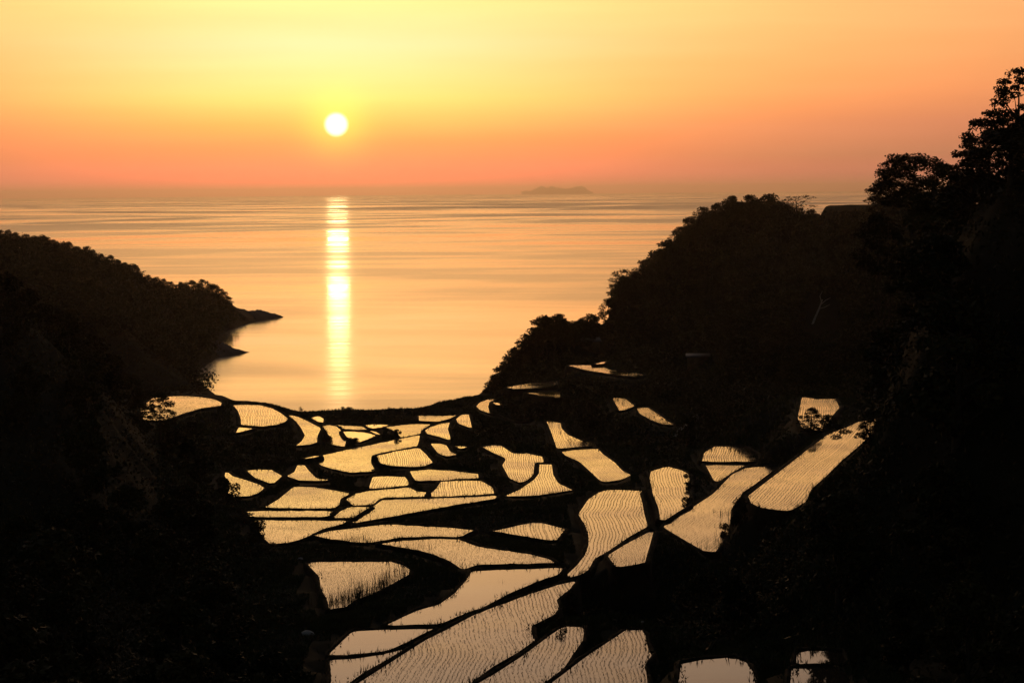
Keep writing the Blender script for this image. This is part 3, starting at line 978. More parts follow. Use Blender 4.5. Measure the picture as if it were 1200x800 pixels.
for rep in range(5):
    q = rp + np.column_stack([rng.normal(0, .22, (len(rp), 2)), np.zeros(len(rp))])
    v_, t_ = tufts(q, 0.05, rh * rng.uniform(.6, 1.1, len(rh)), 0.22)
    vs.append(v_)
    ts.append(t_ + base)
    base += len(v_)
tag(obj('reeds', mesh_data('reeds', np.concatenate(vs), np.concatenate(ts), M['grass'])), 'tall dark reeds and weeds standing on the near banks of the paddies', 'reeds', kind='stuff')
# ---------------------------------------------------------------- trees
def leaf_quads(C, size, flat=0.0):
    n = len(C)
    u = rng.normal(0, 1, (n, 3))
    u[:, 2] *= 1 - flat
    u /= np.linalg.norm(u, axis=1)[:, None]
    w = rng.normal(0, 1, (n, 3))
    w[:, 2] *= 1 - flat * 0.6
    v = np.cross(u, w)
    v /= np.linalg.norm(v, axis=1)[:, None] + 1e-9
    if flat:
        v2 = np.cross(np.array([0, 0, 1.0]) + rng.normal(0, .35, (n, 3)), u)
        v = v2 / (np.linalg.norm(v2, axis=1)[:, None] + 1e-9)
    s = (size * rng.uniform(0.55, 1.2, n))[:, None]
    A, B, Cc, D = C + u * s, C + v * s * 0.48, C - u * s, C - v * s * 0.48
    i = np.arange(n)
    return np.concatenate([A, B, Cc, D]), np.stack([i, i + n, i + 2 * n, i + 3 * n], 1)


def tube(pts, rads, k=6):
    pts = np.array(pts, float)
    n = len(pts)
    V_, F_ = [], []
    for i in range(n):
        d = pts[min(i + 1, n - 1)] - pts[max(i - 1, 0)]
        d /= np.linalg.norm(d) + 1e-9
        a = np.cross(d, [0.3, 0.9, 0.2])
        a /= np.linalg.norm(a)
        b2 = np.cross(d, a)
        for q in range(k):
            t_ = 2 * math.pi * q / k
            V_.append(pts[i] + rads[i] * (math.cos(t_) * a + math.sin(t_) * b2))
    for i in range(n - 1):
        for q in range(k):
            r_ = (q + 1) % k
            F_.append((i * k + q, i * k + r_, (i + 1) * k + r_, (i + 1) * k + q))
    return np.array(V_), np.array(F_)


def join(parts):
    V_, F_, b_ = [], [], 0
    for v, f in parts:
        V_.append(v)
        F_.append(f + b_)
        b_ += len(v)
    return np.concatenate(V_), np.concatenate(F_)


def tree_kind(H, R, bare, clumps, leaves, leaf, style, mat):
    """meshes of one kind of tree: (H, R, trunk mesh, crown mesh)"""
    ctr = []
    for i in range(clumps):
        if style == 'layered':
            tt = (i + 0.5) / clumps
            zz = H * (bare + (1 - bare) * tt * 0.97)
            rr = R * (1.0 - 0.5 * max(0, tt - 0.55) / 0.45) * math.sqrt(rng.random()) * 0.92
        elif style == 'bush':
            zz = H * (0.2 + 0.72 * rng.random())
            rr = R * 0.75 * math.sqrt(max(0, 1 - (zz / H) ** 2)) * math.sqrt(rng.random())
        else:
            zz = H * (bare + (0.95 - bare) * rng.random() ** 0.8)
            prof_ = math.sin(math.pi * min(1, max(0.05, (zz / H - bare) / (1 - bare)) * 0.8 + 0.17))
            rr = R * 0.85 * prof_ * math.sqrt(rng.uniform(0.15, 1))
        a = rng.uniform(0, 2 * math.pi)
        ctr.append((rr * math.cos(a), rr * math.sin(a), zz))
    ctr = np.array(ctr)
    if style != 'bush':
        ctr = np.concatenate([ctr, [[0, 0, H * 0.93]]])
    per = leaves // len(ctr)
    C = []
    for c in ctr:
        rad = R * {'bush': rng.uniform(0.3, 0.45), 'open': rng.uniform(.13, .26)}.get(style, rng.uniform(0.22, 0.36))
        d = rng.normal(0, 1, (per, 3))
        d /= np.linalg.norm(d, axis=1)[:, None]
        rr = rad * rng.uniform(0.15, 1, per) ** 0.45
        zf = {'layered': 0.36, 'open': 0.55}.get(style, 0.72)
        C.append(c + d * rr[:, None] * np.array([1, 1, zf]))
    C = np.concatenate(C)
    C[:, 2] = np.maximum(C[:, 2], 0.05 * H)
    lv, lf = leaf_quads(C, leaf, 0.55 if style == 'layered' else 0.0)
    parts = []
    lean = rng.normal(0, 0.04 * H, 2)
    r0 = 0.022 * H + 0.04
    tp = [(lean[0] * t_ * t_, lean[1] * t_ * t_, H * 0.9 * t_ - (0.6 if t_ == 0 else 0)) for t_ in (0, .15, .35, .6, .85, 1)]
    parts.append(tube(tp, [r0 * 1.5, r0 * 1.1, r0 * .9, r0 * .6, r0 * .3, r0 * .12], 7))
    for c in ctr[: min(len(ctr), 16)]:
        zb = max(0.08 * H, c[2] - 0.45 * math.hypot(c[0], c[1]) - 0.08 * H)
        p0 = np.array([0, 0, zb])
        p1 = p0 * 0.45 + np.array(c) * 0.55 + np.array([0, 0, -0.03 * H])
        parts.append(tube([p0, p1, c], [r0 * .5, r0 * .3, r0 * .1], 5))
    tv, tf = join(parts)
    return H, R, mesh_data('trunk', tv, tf, M['bark'], True), mesh_data('crown', lv, lf, mat)


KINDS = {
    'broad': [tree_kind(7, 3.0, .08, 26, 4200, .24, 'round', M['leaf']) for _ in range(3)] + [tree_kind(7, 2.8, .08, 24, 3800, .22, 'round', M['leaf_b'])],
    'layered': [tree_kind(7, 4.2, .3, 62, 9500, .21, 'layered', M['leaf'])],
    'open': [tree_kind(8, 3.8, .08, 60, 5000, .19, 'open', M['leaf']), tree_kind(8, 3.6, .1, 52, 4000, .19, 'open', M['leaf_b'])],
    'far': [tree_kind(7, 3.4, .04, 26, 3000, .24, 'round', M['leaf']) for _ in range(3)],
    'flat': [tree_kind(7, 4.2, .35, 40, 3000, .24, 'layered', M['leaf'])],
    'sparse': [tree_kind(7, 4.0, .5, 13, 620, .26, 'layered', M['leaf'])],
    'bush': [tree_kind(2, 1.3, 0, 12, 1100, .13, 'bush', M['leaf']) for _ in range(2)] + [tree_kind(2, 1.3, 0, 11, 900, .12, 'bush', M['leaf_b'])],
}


def plant(kind, p, H, W, label, group=None, name='tree', cat='tree'):
    var = KINDS[kind][int(rng.integers(len(KINDS[kind])))]
    root = empty(name, p, label, cat, group)
    t_, c_ = ('trunk', 'crown') if name == 'tree' else ('stem', 'foliage')
    tr = obj(t_, var[2], root)
    cr = obj(c_, var[3], root)
    s = H / var[0]
    w = W / (2 * var[1] * 0.98)
    tr.scale = (w, w, s)
    hc = min(H, (1.05 if kind != 'layered' else .72) * W) if name == 'tree' else H
    cr.scale = (w * rng.uniform(.95, 1.05), w * rng.uniform(.95, 1.05), hc / var[0])
    cr.location = (0, 0, H - hc)
    root.rotation_euler = (0, 0, rng.uniform(0, 6.28))
    return root


def skyline_tree(px, top, d, wpx, kind, label, group=None, minh=2.5):
    p = at(px, top, d)
    g = float(ground(p[0], p[1]))
    H = max(minh, (p[2] - g), (1.25 if kind == 'far' else 0.62) * wpx * d / F_PX)
    plant(kind, (p[0], p[1], p[2] - H), H, wpx * d / F_PX * (1.4 if kind == 'far' else 1.0), label, group)


RH = 'trees standing along the edge of the right headland'
for px, top, d, w, kind, lab in (
    (578, 443, crest_d(578), 20, 'far', 'lowest small tree at the seaward foot of the right headland'),
    (589, 428, crest_d(589), 24, 'far', 'second tree up from the seaward foot of the right headland'),
    (603, 408, crest_d(603), 28, 'far', 'tree halfway up the lower knoll of the right headland'),
    (618, 392, crest_d(618), 30, 'far', 'tree left of the summit of the headland\'s lower knoll'),
    (637, 370, crest_d(637), 34, 'far', 'rounded tree at the summit of the headland\'s lower knoll'),
    (655, 368, crest_d(655), 26, 'far', 'tree just right of the rounded one on the lower knoll'),
    (672, 376, crest_d(672), 22, 'far', 'small tree in the dip behind the lower knoll'),
    (691, 368, crest_d(691), 30, 'far', 'dome-shaped tree standing alone between the dip and the steep slope'),
    (733, 316, crest_d(733), 40, 'flat', 'leaning layered tree jutting over the sea halfway up the headland'),
    (724, 338, crest_d(724), 26, 'far', 'small tree under the leaning layered tree over the sea'),
    (752, 311, crest_d(752), 26, 'far', 'tree just above the leaning layered tree on the headland edge'),
    (766, 294, crest_d(766), 30, 'far', 'tree on the headland edge below the steep step'),
    (783, 281, crest_d(783), 26, 'far', 'tree on the headland edge at the middle of the upper slope'),
    (797, 266, crest_d(797), 26, 'far', 'tree on the headland edge above the middle of the upper slope'),
    (810, 254, crest_d(810), 24, 'far', 'tree two below the rounded top of the headland'),
    (824, 243, crest_d(824), 24, 'far', 'tree just left of the rounded top of the headland'),
    (842, 238, crest_d(842), 26, 'far', 'tree beginning the flat crest of the headland'),
    (858, 230, crest_d(858), 30, 'far', 'left tree of the three on the headland crest'),
    (879, 229, crest_d(879), 34, 'far', 'middle tree of the three on the headland crest'),
    (902, 228, crest_d(902), 34, 'far', 'right tree of the three on the headland crest'),
    (934, 229, crest_d(934), 46, 'sparse', 'thin flat-topped tree leaning right at the end of the headland crest'),
    (952, 245, crest_d(952), 16, 'far', 'low bushy tree in the gap right of the thin flat-topped tree'),
    (918, 238, crest_d(918), 26, 'far', 'small dark tree below the thin flat-topped tree'),
):
    skyline_tree(px, top, d, w, kind, lab, RH)

for px in np.arange(574, 918, 7.5):
    px = float(px + rng.uniform(-3, 3))
    sky_y = max(y_ for x_, y_ in [(px, float(np.interp(px, [572, 578, 590, 600, 615, 640, 655, 670, 690, 705, 712, 714, 722, 740, 752, 768, 790, 800, 815, 825, 845, 852, 880, 905, 930], [452, 437, 425, 408, 395, 369, 367, 374, 369, 377, 371, 347, 327, 316, 314, 293, 280, 266, 253, 245, 241, 234, 231, 231, 236])))])
    skyline_tree(px, sky_y + rng.uniform(1.5, 7), crest_d(px) - rng.uniform(2, 12), rng.uniform(13, 22), 'far', 'small tree in the unbroken canopy along the edge of the right headland', 'small trees in the canopy edge of the right headland')

for px, sy_ in list(zip(np.arange(2, 205, 9.0), np.interp(np.arange(2, 205, 9.0), [0, 40, 60, 90, 130, 150, 175, 200], [268, 274, 277, 286, 300, 307, 321, 331]))):
    px = float(px + rng.uniform(-3, 3))
    skyline_tree(px, float(sy_) + rng.uniform(-1.5, 2.5), float(np.interp(px, [0, 90, 170, 200], [600, 680, 770, 810])) - 4, rng.uniform(9, 17), 'far', 'small tree standing up from the wooded crest of the far left headland', 'small trees along the crest of the far left headland')
for px, sy_, w in ((212, 330.5, 15), (224, 328.5, 17), (237, 327.5, 18), (249, 332.5, 17), (259, 338.5, 14), (267, 347, 11)):
    skyline_tree(px, sy_, 858, w, 'far', 'tree on the wooded hump just before the rocky tip of the far left headland', 'trees on the hump of the far left headland')

RN = 'large trees closing the right side of the view'
for px, top, d, w, kind, lab in (
    (1070, 182, 150, 104, 'layered', 'broad tree with flat layered sprays against the sky at the right'),
    (1043, 212, 152, 60, 'layered', 'lower left bough tree beside the broad layered tree at the right'),
    (1108, 192, 146, 70, 'broad', 'dark tree between the layered tree and the tallest tree at the right'),
    (1194, 78, 112, 90, 'open', 'tallest tree at the right picture edge with airy branches against the sky'),
    (1160, 128, 113, 84, 'open', 'airy tree left of and lower than the tallest tree at the right edge'),
    (1140, 160, 116, 66, 'open', 'lowest airy tree leaning left below the tallest tree at the right edge'),
    (1185, 150, 110, 120, 'broad', 'dense dark tree filling the space under the tallest tree at the right edge'),
    (1150, 205, 118, 120, 'broad', 'dense dark tree below the airy trees at the right'),
    (1090, 225, 140, 110, 'broad', 'dense dark tree at the foot of the broad layered tree'),
    (1030, 252, 180, 70, 'broad', 'dark tree at the left foot of the layered tree, next to the flat terrace'),
):
    skyline_tree(px, top, d, w, kind, lab, RN)

LN = 'trees along the upper edge of the near left slope'
for px, top, d, w, kind, lab in (
    (4, 321, 220, 60, 'broad', 'topmost dark tree of the near left slope at the picture edge'),
    (32, 338, 226, 56, 'broad', 'second tree down the upper edge of the near left slope'),
    (58, 356, 236, 50, 'broad', 'third tree down the upper edge of the near left slope'),
    (84, 381, 246, 50, 'broad', 'fourth tree down the upper edge of the near left slope'),
    (108, 392, 256, 46, 'broad', 'fifth tree down the upper edge of the near left slope'),
    (132, 417, 272, 42, 'broad', 'sixth tree down the upper edge of the near left slope'),
    (155, 440, 286, 40, 'broad', 'last dense tree above the leafy tree at the left end of the terraces'),
    (186, 458, 262, 50, 'open', 'leafy tree with gaps in its crown in front of the far left paddy'),
    (165, 462, 262, 46, 'open', 'dark tree left of the leafy tree in front of the far left paddy'),
):
    skyline_tree(px, top, d, w, kind, lab, LN)

# bushes that break the paddies' outlines: foot pixel, height and width in pixels
def bush(px, foot, hpx, wpx, label, kind='bush', group=None, name='shrub', cat='shrub', d=None):
    p = at(px, foot, d) if d else hit(px, foot)
    dd = p[1]
    if d:
        p[2] = min(p[2], float(ground(p[0], p[1])) + 0.4)
    plant(kind, p - np.array([0, 0, 0.15]), hpx * dd / F_PX * 1.03, wpx * dd / F_PX, label, group, name, cat)


SB = 'shrubs growing among the paddies'
for px, foot, hp, wp, lab in (
    (383, 520, 17, 17, 'round dark shrub between the horn-shaped and the tongue-shaped paddies'),
    (466, 513, 11, 13, 'small shrub at the lower left corner of the kite-shaped paddy'),
    (414, 521, 9, 20, 'low shrub under the triangular open-water paddy'),
    (440, 548, 15, 13, 'round dark shrub at the left end of the finely striped rounded paddy'),
    (370, 536, 4, 10, 'tiny shrub on the left tip of the largest bright paddy'),
    (266, 592, 34, 38, 'leafy shrub hiding the left half of the paddy at the woods\' edge'),
    (286, 613, 20, 36, 'leafy shrub at the left end of the middle paddy of the stack of three'),
    (302, 636, 30, 28, 'leafy shrub overhanging the left end of the lowest paddy of the stack of three'),
    (312, 648, 14, 36, 'low leafy shrub at the lower left corner of the lowest paddy of the stack'),
    (808, 562, 14, 18, 'small leafy bush at the top right corner of the upright curved striped paddy'),
    (808, 578, 15, 20, 'middle leafy bush on the right edge of the upright curved striped paddy'),
    (806, 596, 16, 22, 'lowest leafy bush on the right edge of the upright curved striped paddy'),
    (868, 616, 36, 24, 'spiky bush biting into the right edge of the long diagonal paddy'),
    (850, 632, 22, 20, 'lower spiky bush at the right edge of the long diagonal paddy'),
    (657, 750, 28, 30, 'round bush pushing into the big wavy-striped paddy from the right'),
    (668, 722, 30, 34, 'bush above the round one at the right edge of the big wavy-striped paddy'),
    (950, 510, 34, 40, 'ragged bush in front of the small striped paddy high on the right slope'),
    (972, 505, 20, 26, 'smaller ragged bush right of the one in front of the high striped paddy'),
    (1020, 520, 34, 46, 'overhanging leafy bush at the top end of the rightmost diagonal paddy'),
    (985, 512, 16, 36, 'greyish low bush above the top end of the rightmost diagonal paddy'),
    (990, 792, 16, 26, 'leafy bush over the upper edge of the right one of the two square pools'),
    (946, 782, 12, 26, 'small bush in front of the pool glinting at the bottom right'),
    (896, 798, 26, 18, 'dark bush between the two square pools at the bottom right'),
):
    bush(px, foot, hp, wp, lab, 'open' if wp > 30 and px in (286, 950, 1020) else 'bush', SB)
for px in (333, 352, 402, 409, 455, 498, 531, 556):
    bush(px, 481 if px < 500 else 474, rng.uniform(4, 6), rng.uniform(6, 14), 'tiny shrub on the crest of the dark sea bank along the shore', 'bush', 'tiny shrubs on the sea bank')


# dense woods on both slopes: trees nothing in the picture tells apart
def clear(p, H, W):
    pts = np.array([[p[0] + W * .56 * math.cos(a) * r_, p[1] - .3 * W, p[2] + H * (.52 + .56 * math.sin(a) * r_)] for a in np.arange(0, 6.28, .35) for r_ in (1.05, .8, .5, .25)])
    px, py, _ = project(pts)
    return not (seen(px, py, PADK).any() or seen(px, py, MASK).any()), px, py


MIRRORS = [f for f in FIELDS if f['cx'] > 570 or f['cy'] > 640]


def mirrored(p, H, W):
    """would the tree's reflection darken one of the clear pools on the right?"""
    pts = np.array([[p[0] + a * W / 2, p[1], p[2] + H * b_] for a, b_ in ((0, 1.02), (-.5, .9), (.5, .9), (-1, .6), (1, .6), (0, .6))])
    for f in MIRRORS:
        if p[1] < f['d'] * .8:
            continue
        q = pts.copy()
        q[:, 2] = 2 * f['z'] - q[:, 2]
        a, b_, _ = project(q)
        if inside(a, b_, f['px']).any():
            return True
    return False


def fill(n, box, hrange, label, group, kind, mind=3.2):
    done, tries, sites = 0, 0, []
    while done < n and tries < n * 60:
        tries += 1
        d = math.exp(rng.uniform(math.log(box[2]), math.log(box[3])))
        px = rng.uniform(box[0], box[1])
        X_ = (px - 600) / F_PX * d
        g = float(ground(X_, d))
        if g < 1.5:
            continue
        H = rng.uniform(*hrange)
        W = H * rng.uniform(.7, .95)
        p = np.array([X_, d, g - 0.2])
        ok, qx, qy = clear(p, H, W)
        if not ok or qy.min() > 815 or mirrored(p, H, W):
            continue
        if any((X_ - s[0]) ** 2 + (d - s[1]) ** 2 < (mind * (1 + d / 400)) ** 2 for s in sites):
            continue
        sites.append((X_, d))
        plant(kind, p, H, W, label, group)
        done += 1
    return done


n1 = fill(52, (-20, 390, 70, 330), (4, 7.5), 'dark broadleaf tree merging into the black wooded slope at the left', 'trees of the dark wooded slope at the left', 'broad')
n2 = fill(58, (720, 1215, 70, 330), (3.5, 7), 'dark broadleaf tree merging into the black wooded slope at the right', 'trees of the dark wooded slope at the right', 'broad')
n3 = fill(30, (570, 1040, 330, 600), (4, 7), 'dark tree among the woods covering the flank of the right headland', 'trees on the flank of the right headland', 'far')
print('filled', n1, n2, n3)


# ---------------------------------------------------------------- undergrowth and the far wood: leaf clumps over the slopes
def scatter(n, pxr, dr, size, per, up):
    d = np.exp(rng.uniform(math.log(dr[0]), math.log(dr[1]), n))
    px = rng.uniform(pxr[0], pxr[1], n)
    X_ = (px - 600) / F_PX * d
    g = ground(X_, d)
    s = size * rng.uniform(.6, 1.4, n) * (0.5 + d / 400)
    hgt = up * rng.uniform(0, 1, n)
    P = np.stack([X_, d, g + hgt], 1)
    i_, j_ = np.clip(np.searchsorted(AX, X_), 0, len(AX) - 1), np.clip(np.searchsorted(AY, d), 0, len(AY) - 1)
    ok = (g > 0.7) & (rng.uniform(2, 14, n) < dmin.reshape(shape)[j_, i_])
    for dz, dx in ((0, 0), (1, 0), (.5, 0), (0.3, 1.3), (0.3, -1.3), (.9, .8), (.9, -.8)):
        a, b_, _ = project(P + np.stack([dx * s, 0 * s, dz * s * 1.5], 1))
        ok &= ~seen(a, b_, PADK) & ~seen(a, b_, MASK) & (b_ < 830)
    if dr[1] == 620:
        for f in MIRRORS:
            if f['cy'] < 560:
                Q = P + np.stack([s * 0, s * 0, s * .8], 1)
                Q[:, 2] = 2 * f['z'] - Q[:, 2]
                a, b_, _ = project(Q)
                ok &= ~(inside(a, b_, f['px']) & (d > f['d']))
    P, s = P[ok], s[ok]
    Q = np.repeat(P, per, 0) + rng.normal(0, 1, (len(P) * per, 3)) * np.repeat(s, per)[:, None] * np.array([.8, .8, .45])
    S_ = np.repeat(s, per)
    a, b_, _ = project(Q)
    a2, b2, _ = project(Q + np.stack([S_ * 0, S_ * 0, S_ * .3], 1))
    good = ~seen(a, b_, PADK) & ~seen(a2, b2, PADK)
    v, f = leaf_quads(Q[good], 0.34 * S_[good])
    return v, f


v, f_ = scatter(80000, (-15, 1215), (65, 560), 0.55, 6, 0.8)
for side_ in ((-700, -15), (1215, 1900)):      # the same slopes go on beyond the frame
    v2, f2 = scatter(22000, side_, (50, 620), 0.8, 6, 2.6)
    f_ = np.concatenate([f_, f2 + len(v)])
    v = np.concatenate([v, v2])
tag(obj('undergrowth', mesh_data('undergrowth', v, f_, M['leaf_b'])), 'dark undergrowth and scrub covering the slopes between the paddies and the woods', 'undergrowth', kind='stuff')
v, f_ = scatter(60000, (560, 1060), (330, 620), 0.55, 8, 4.2)
tag(obj('headland_scrub', mesh_data('headland_scrub', v, f_, M['leaf'])), 'dense dark scrub and low wood covering the right headland', 'scrub', kind='stuff')
v, f_ = scatter(42000, (-330, 300), (540, 930), .62, 9, 4.6)
tag(obj('far_wood', mesh_data('far_wood', v, f_, M['leaf'])), 'unbroken dark wood covering the far headland on the left of the bay', 'wood', kind='stuff')
# ---------------------------------------------------------------- small built things on the slopes
def boxv(x0, x1, y0, y1, z0, z1):
    v = np.array([(x, y, z) for z in (z0, z1) for x, y in ((x0, y0), (x1, y0), (x1, y1), (x0, y1))], float)
    f = np.array([(3, 2, 1, 0), (4, 5, 6, 7), (0, 1, 5, 4), (1, 2, 6, 5), (2, 3, 7, 6), (3, 0, 4, 7)])
    return v, f


def shed(p, w, dpt, hw, hr, rot, label):
    root = empty('shed', p, label, 'shed', 'farm sheds on the right slope')
    root.rotation_euler = (0, 0, rot)
    t_ = 0.12
    x, y = w / 2, dpt / 2
    for a in ((-x, x, -y, -y + t_), (-x, x, y - t_, y), (-x, -x + t_, -y + t_, y - t_), (x - t_, x, -y + t_, y - t_)):
        obj('wall', mesh_data('wall', *boxv(*a, -1.2, hw), M['board']), root)
    obj('door', mesh_data('door', *boxv(-.45, .45, -y - .03, -y - .003, 0, min(1.8, hw - .1)), M['board']), root)
    e = 0.35
    for s in (-1, 1):
        v = np.array([(-x - e, s * (y + e), hw - .12), (x + e, s * (y + e), hw - .12), (x + e, s * 0.01, hw + hr), (-x - e, s * 0.01, hw + hr)])
        v = np.concatenate([v, v + np.array([0, 0, .08])])
        f = np.array([(3, 2, 1, 0), (4, 5, 6, 7), (0, 1, 5, 4), (1, 2, 6, 5), (2, 3, 7, 6), (3, 0, 4, 7)])
        obj('roof', mesh_data('roof', v, f, M['roof']), root)
    return root


p = hit(691, 409)
print('shed', p)
shed(p, 4.2, 3.0, 1.9, .8, .25, 'small gabled shed half hidden in scrub above the long blade-shaped paddy')
p = hit(818, 428)
shed(p, 4.0, 3.2, 1.8, .45, -.05, 'low shed with a pale roof on the dark right slope below the headland')

p = hit(951, 380)
root = empty('dead_tree', p, 'pale bare dead trunk leaning right on the dark right slope', 'dead tree')
sc = p[1] / F_PX
q = lambda a, b_: np.array([(a - 951) * sc, 0.15 * (a - 951) * sc, (380 - b_) * sc])
obj('trunk', mesh_data('trunk', *tube([q(950, 386), q(955, 373), q(960, 362), q(964, 351)], [.22, .19, .15, .09], 8), M['dead_wood'], True), root)
for e_ in ([(962, 357), (968, 352), (974, 349)], [(963, 354), (961, 347), (964, 341)], [(960, 362), (967, 360), (973, 357)]):
    obj('branch', mesh_data('branch', *tube([q(*a) for a in e_], [.08, .055, .02], 6), M['dead_wood'], True), root)


def stone(px, py, s, label):
    p = hit(px, py)
    n, mth = 10, 7
    V_, F_ = [], []
    for i in range(mth):
        for j in range(n):
            th, ph = math.pi * (i + .02) / (mth - .96), 2 * math.pi * j / n
            r_ = s * (1 + rng.normal(0, .09))
            V_.append((r_ * 1.15 * math.sin(th) * math.cos(ph), r_ * math.sin(th) * math.sin(ph), r_ * .75 * math.cos(th)))
    for i in range(mth - 1):
        for j in range(n):
            k2 = (j + 1) % n
            F_.append((i * n + j, (i + 1) * n + j, (i + 1) * n + k2, i * n + k2))
    o = obj('boulder', mesh_data('boulder', np.array(V_), np.array(F_), M['stone'], False))
    o.location = p + np.array([0, 0, s * .3])
    tag(o, label, 'boulder', 'pale boulders on the left bank')


stone(361, 745, .34, 'pale boulder in the dark bank left of the smooth lower-left paddies')
stone(352, 656, .20, 'small pale boulder beside the left end of the reed-fringed paddy')
p = hit(753, 734)
root = empty('marker_post', p, 'short post with a pale rounded cap at the top corner of the broad blunt-ended paddy', 'post')
obj('post', mesh_data('post', *tube([(0, 0, -.3), (0, 0, .25)], [.04, .04], 8), M['board'], True), root)
obj('cap', mesh_data('cap', *tube([(0, 0, .25), (0, 0, .28), (0, 0, .33), (0, 0, .36)], [.05, .10, .09, .02], 10), M['stone'], True), root)

# flat field terrace on the crest, between the thin tree and the layered tree
a, b_ = at(967, 241, 545), at(1085, 239, 440)
u = (b_ - a)[:2]
L_ = np.linalg.norm(u)
u /= L_
nrm = np.array([u[1], -u[0]])
if nrm[1] > 0:
    nrm = -nrm
prof = [(1.6, -6.5), (.9, -2.2), (.35, -.5), (0, -.05), (-.6, .06), (-9, .1), (-10, -5)]
ns = 80
V_ = []
for i in range(ns):
    c = a[:2] + u * L_ * i / (ns - 1)
    zt = a[2] + (b_[2] - a[2]) * i / (ns - 1)
    end = min(.3 + i / 2.0, 1.0)
    for o_, zz in prof:
        jx = 0.35 * fbm(np.array([c[0] * 3 + o_]), np.array([zz * 3.0]), 2.0, 2, 6)[0]
        V_.append((c[0] + nrm[0] * (o_ + jx), c[1] + nrm[1] * (o_ + jx), zt + zz - (1 - end) * .5 + jx * .5))
m_ = len(prof)
F_ = [(i * m_ + j, i * m_ + j + 1, (i + 1) * m_ + j + 1, (i + 1) * m_ + j) for i in range(ns - 1) for j in range(m_ - 1)]
capf = [tuple(range(m_))]
obj('field_terrace', mesh_data('field_terrace', np.array(V_), [np.array(F_), np.array(capf)], M['soil'], False), kind='structure')

# farm track climbing the right slope
trk = [hit(*q_) for q_ in ((796, 512), (804, 502), (815, 490), (828, 478), (842, 467), (858, 458))]
C_ = resample(np.array([t_[:2] for t_ in trk]), 1.0, False)
V_, F_ = [], []
for i, c in enumerate(C_):
    d = C_[min(i + 1, len(C_) - 1)] - C_[max(i - 1, 0)]
    d /= np.linalg.norm(d) + 1e-9
    for s in (-.9, .9):
        w_ = c + np.array([d[1], -d[0]]) * s
        V_.append((w_[0], w_[1], float(ground(*w_)) + .12))
F_ = [(2 * i, 2 * i + 1, 2 * i + 3, 2 * i + 2) for i in range(len(C_) - 1)]
obj('farm_track', mesh_data('farm_track', np.array(V_), np.array(F_), M['concrete'], True), kind='structure')


# ---------------------------------------------------------------- far island on the horizon
D = 50000.0
prof_px = [(611, 224.4), (617, 222.3), (622, 223.2), (628, 220.4), (634, 216.4), (640, 219), (646, 216.2), (652, 218.9), (658, 219.6), (664, 220.4),
           (670, 218.6), (676, 217.0), (682, 216.0), (687, 218.8), (690, 222.6), (694, 224.3)]
top = np.array([at(px, py, D) for px, py in prof_px])
xs_ = np.linspace(top[0, 0], top[-1, 0], 120)
zs_ = np.interp(xs_, top[:, 0], top[:, 2] * .86)
zs_ = np.maximum(zs_ + fbm(xs_, xs_ * 0, 210, 4, 3) * 26, 1)
rows_ = []
for t_ in np.linspace(-1, 1, 15):
    prof_ = (1 - abs(t_) ** 1.4)
    rows_.append(np.stack([xs_ + fbm(xs_, xs_ * 0 + t_ * 450, 300, 2, 4) * 40, D + t_ * 450 + fbm(xs_, xs_ * 0 + t_ * 350, 500, 3, 9) * 150, zs_ * prof_ * (1 + .15 * fbm(xs_, xs_ * 0 + t_ * 400, 220, 3, 5)) - 2], 1))
G_ = np.concatenate(rows_)
idx = np.arange(15 * 120).reshape(15, 120)
qd = np.stack([idx[:-1, :-1], idx[:-1, 1:], idx[1:, 1:], idx[1:, :-1]], -1).reshape(-1, 4)
obj('island', mesh_data('island', G_, qd, M['rock'], True), kind='structure')

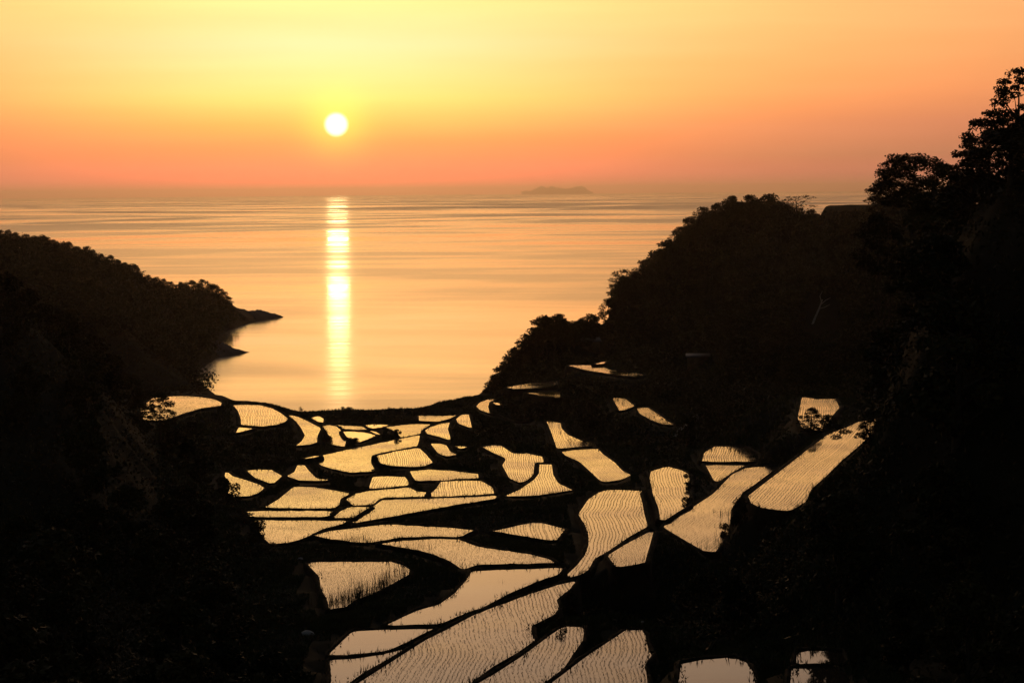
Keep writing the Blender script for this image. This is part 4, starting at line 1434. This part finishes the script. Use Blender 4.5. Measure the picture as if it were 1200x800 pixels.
# ---------------------------------------------------------------- low rocky points of the far headland, running out into the bay
def spit(path, hts, wid):
    W = np.array([at(*q_)[:2] for q_ in path])
    n = 70
    tt = np.linspace(0, 1, n)
    ts = np.linspace(0, 1, len(path))
    C_ = np.stack([np.interp(tt, ts, W[:, 0]), np.interp(tt, ts, W[:, 1])], 1)
    H_, B_ = np.interp(tt, ts, hts), np.interp(tt, ts, wid)
    R_ = []
    for a_ in np.linspace(-1, 1, 13):
        yy = C_[:, 1] + a_ * B_
        zz = H_ * (1 - abs(a_) ** 1.6) * (1 + .35 * fbm(C_[:, 0], yy, 4, 3, 6)) + .35 * fbm(C_[:, 0], yy, 1.6, 2, 7) - .5 * abs(a_) ** 3
        R_.append(np.stack([C_[:, 0], yy, zz], 1))
    idx = np.arange(13 * n).reshape(13, n)
    qd = np.stack([idx[:-1, :-1], idx[:-1, 1:], idx[1:, 1:], idx[1:, :-1]], -1).reshape(-1, 4)
    obj('rocky_point', mesh_data('rocky_point', np.concatenate(R_), qd, M['rock'], False), kind='structure')


spit([(255, 374, 880), (280, 372, 888), (305, 371.5, 896), (322, 371.5, 900), (332, 371.5, 905)], [5.5, 3.6, 3.3, 2.0, .1], [22, 14, 12, 7, 1])
spit([(222, 412, 705), (245, 412, 700), (262, 413, 698), (278, 412.5, 700), (292, 411.5, 704)], [6.5, 4.2, 3.0, 1.5, .1], [26, 20, 13, 7, 1])

# ---------------------------------------------------------------- sea haze
hz = bpy.data.materials.new('sea_haze')
hz.use_nodes = True
nt = hz.node_tree
nt.nodes.clear()
pv = nt.nodes.new('ShaderNodeVolumePrincipled')
pv.inputs['Color'].default_value = (1, .95, .9, 1)
pv.inputs['Density'].default_value = 3.8e-5
pv.inputs['Anisotropy'].default_value = 0.9
mo = nt.nodes.new('ShaderNodeOutputMaterial')
nt.links.new(pv.outputs[0], mo.inputs['Volume'])
v, f_ = boxv(-72000, 72000, -6500, 74000, -8, 0)
v[v[:, 2] > -1, 2] = max(90.0, zs_.max() * 1.10 + 4)
obj('haze', mesh_data('haze', v, f_, hz), kind='stuff')
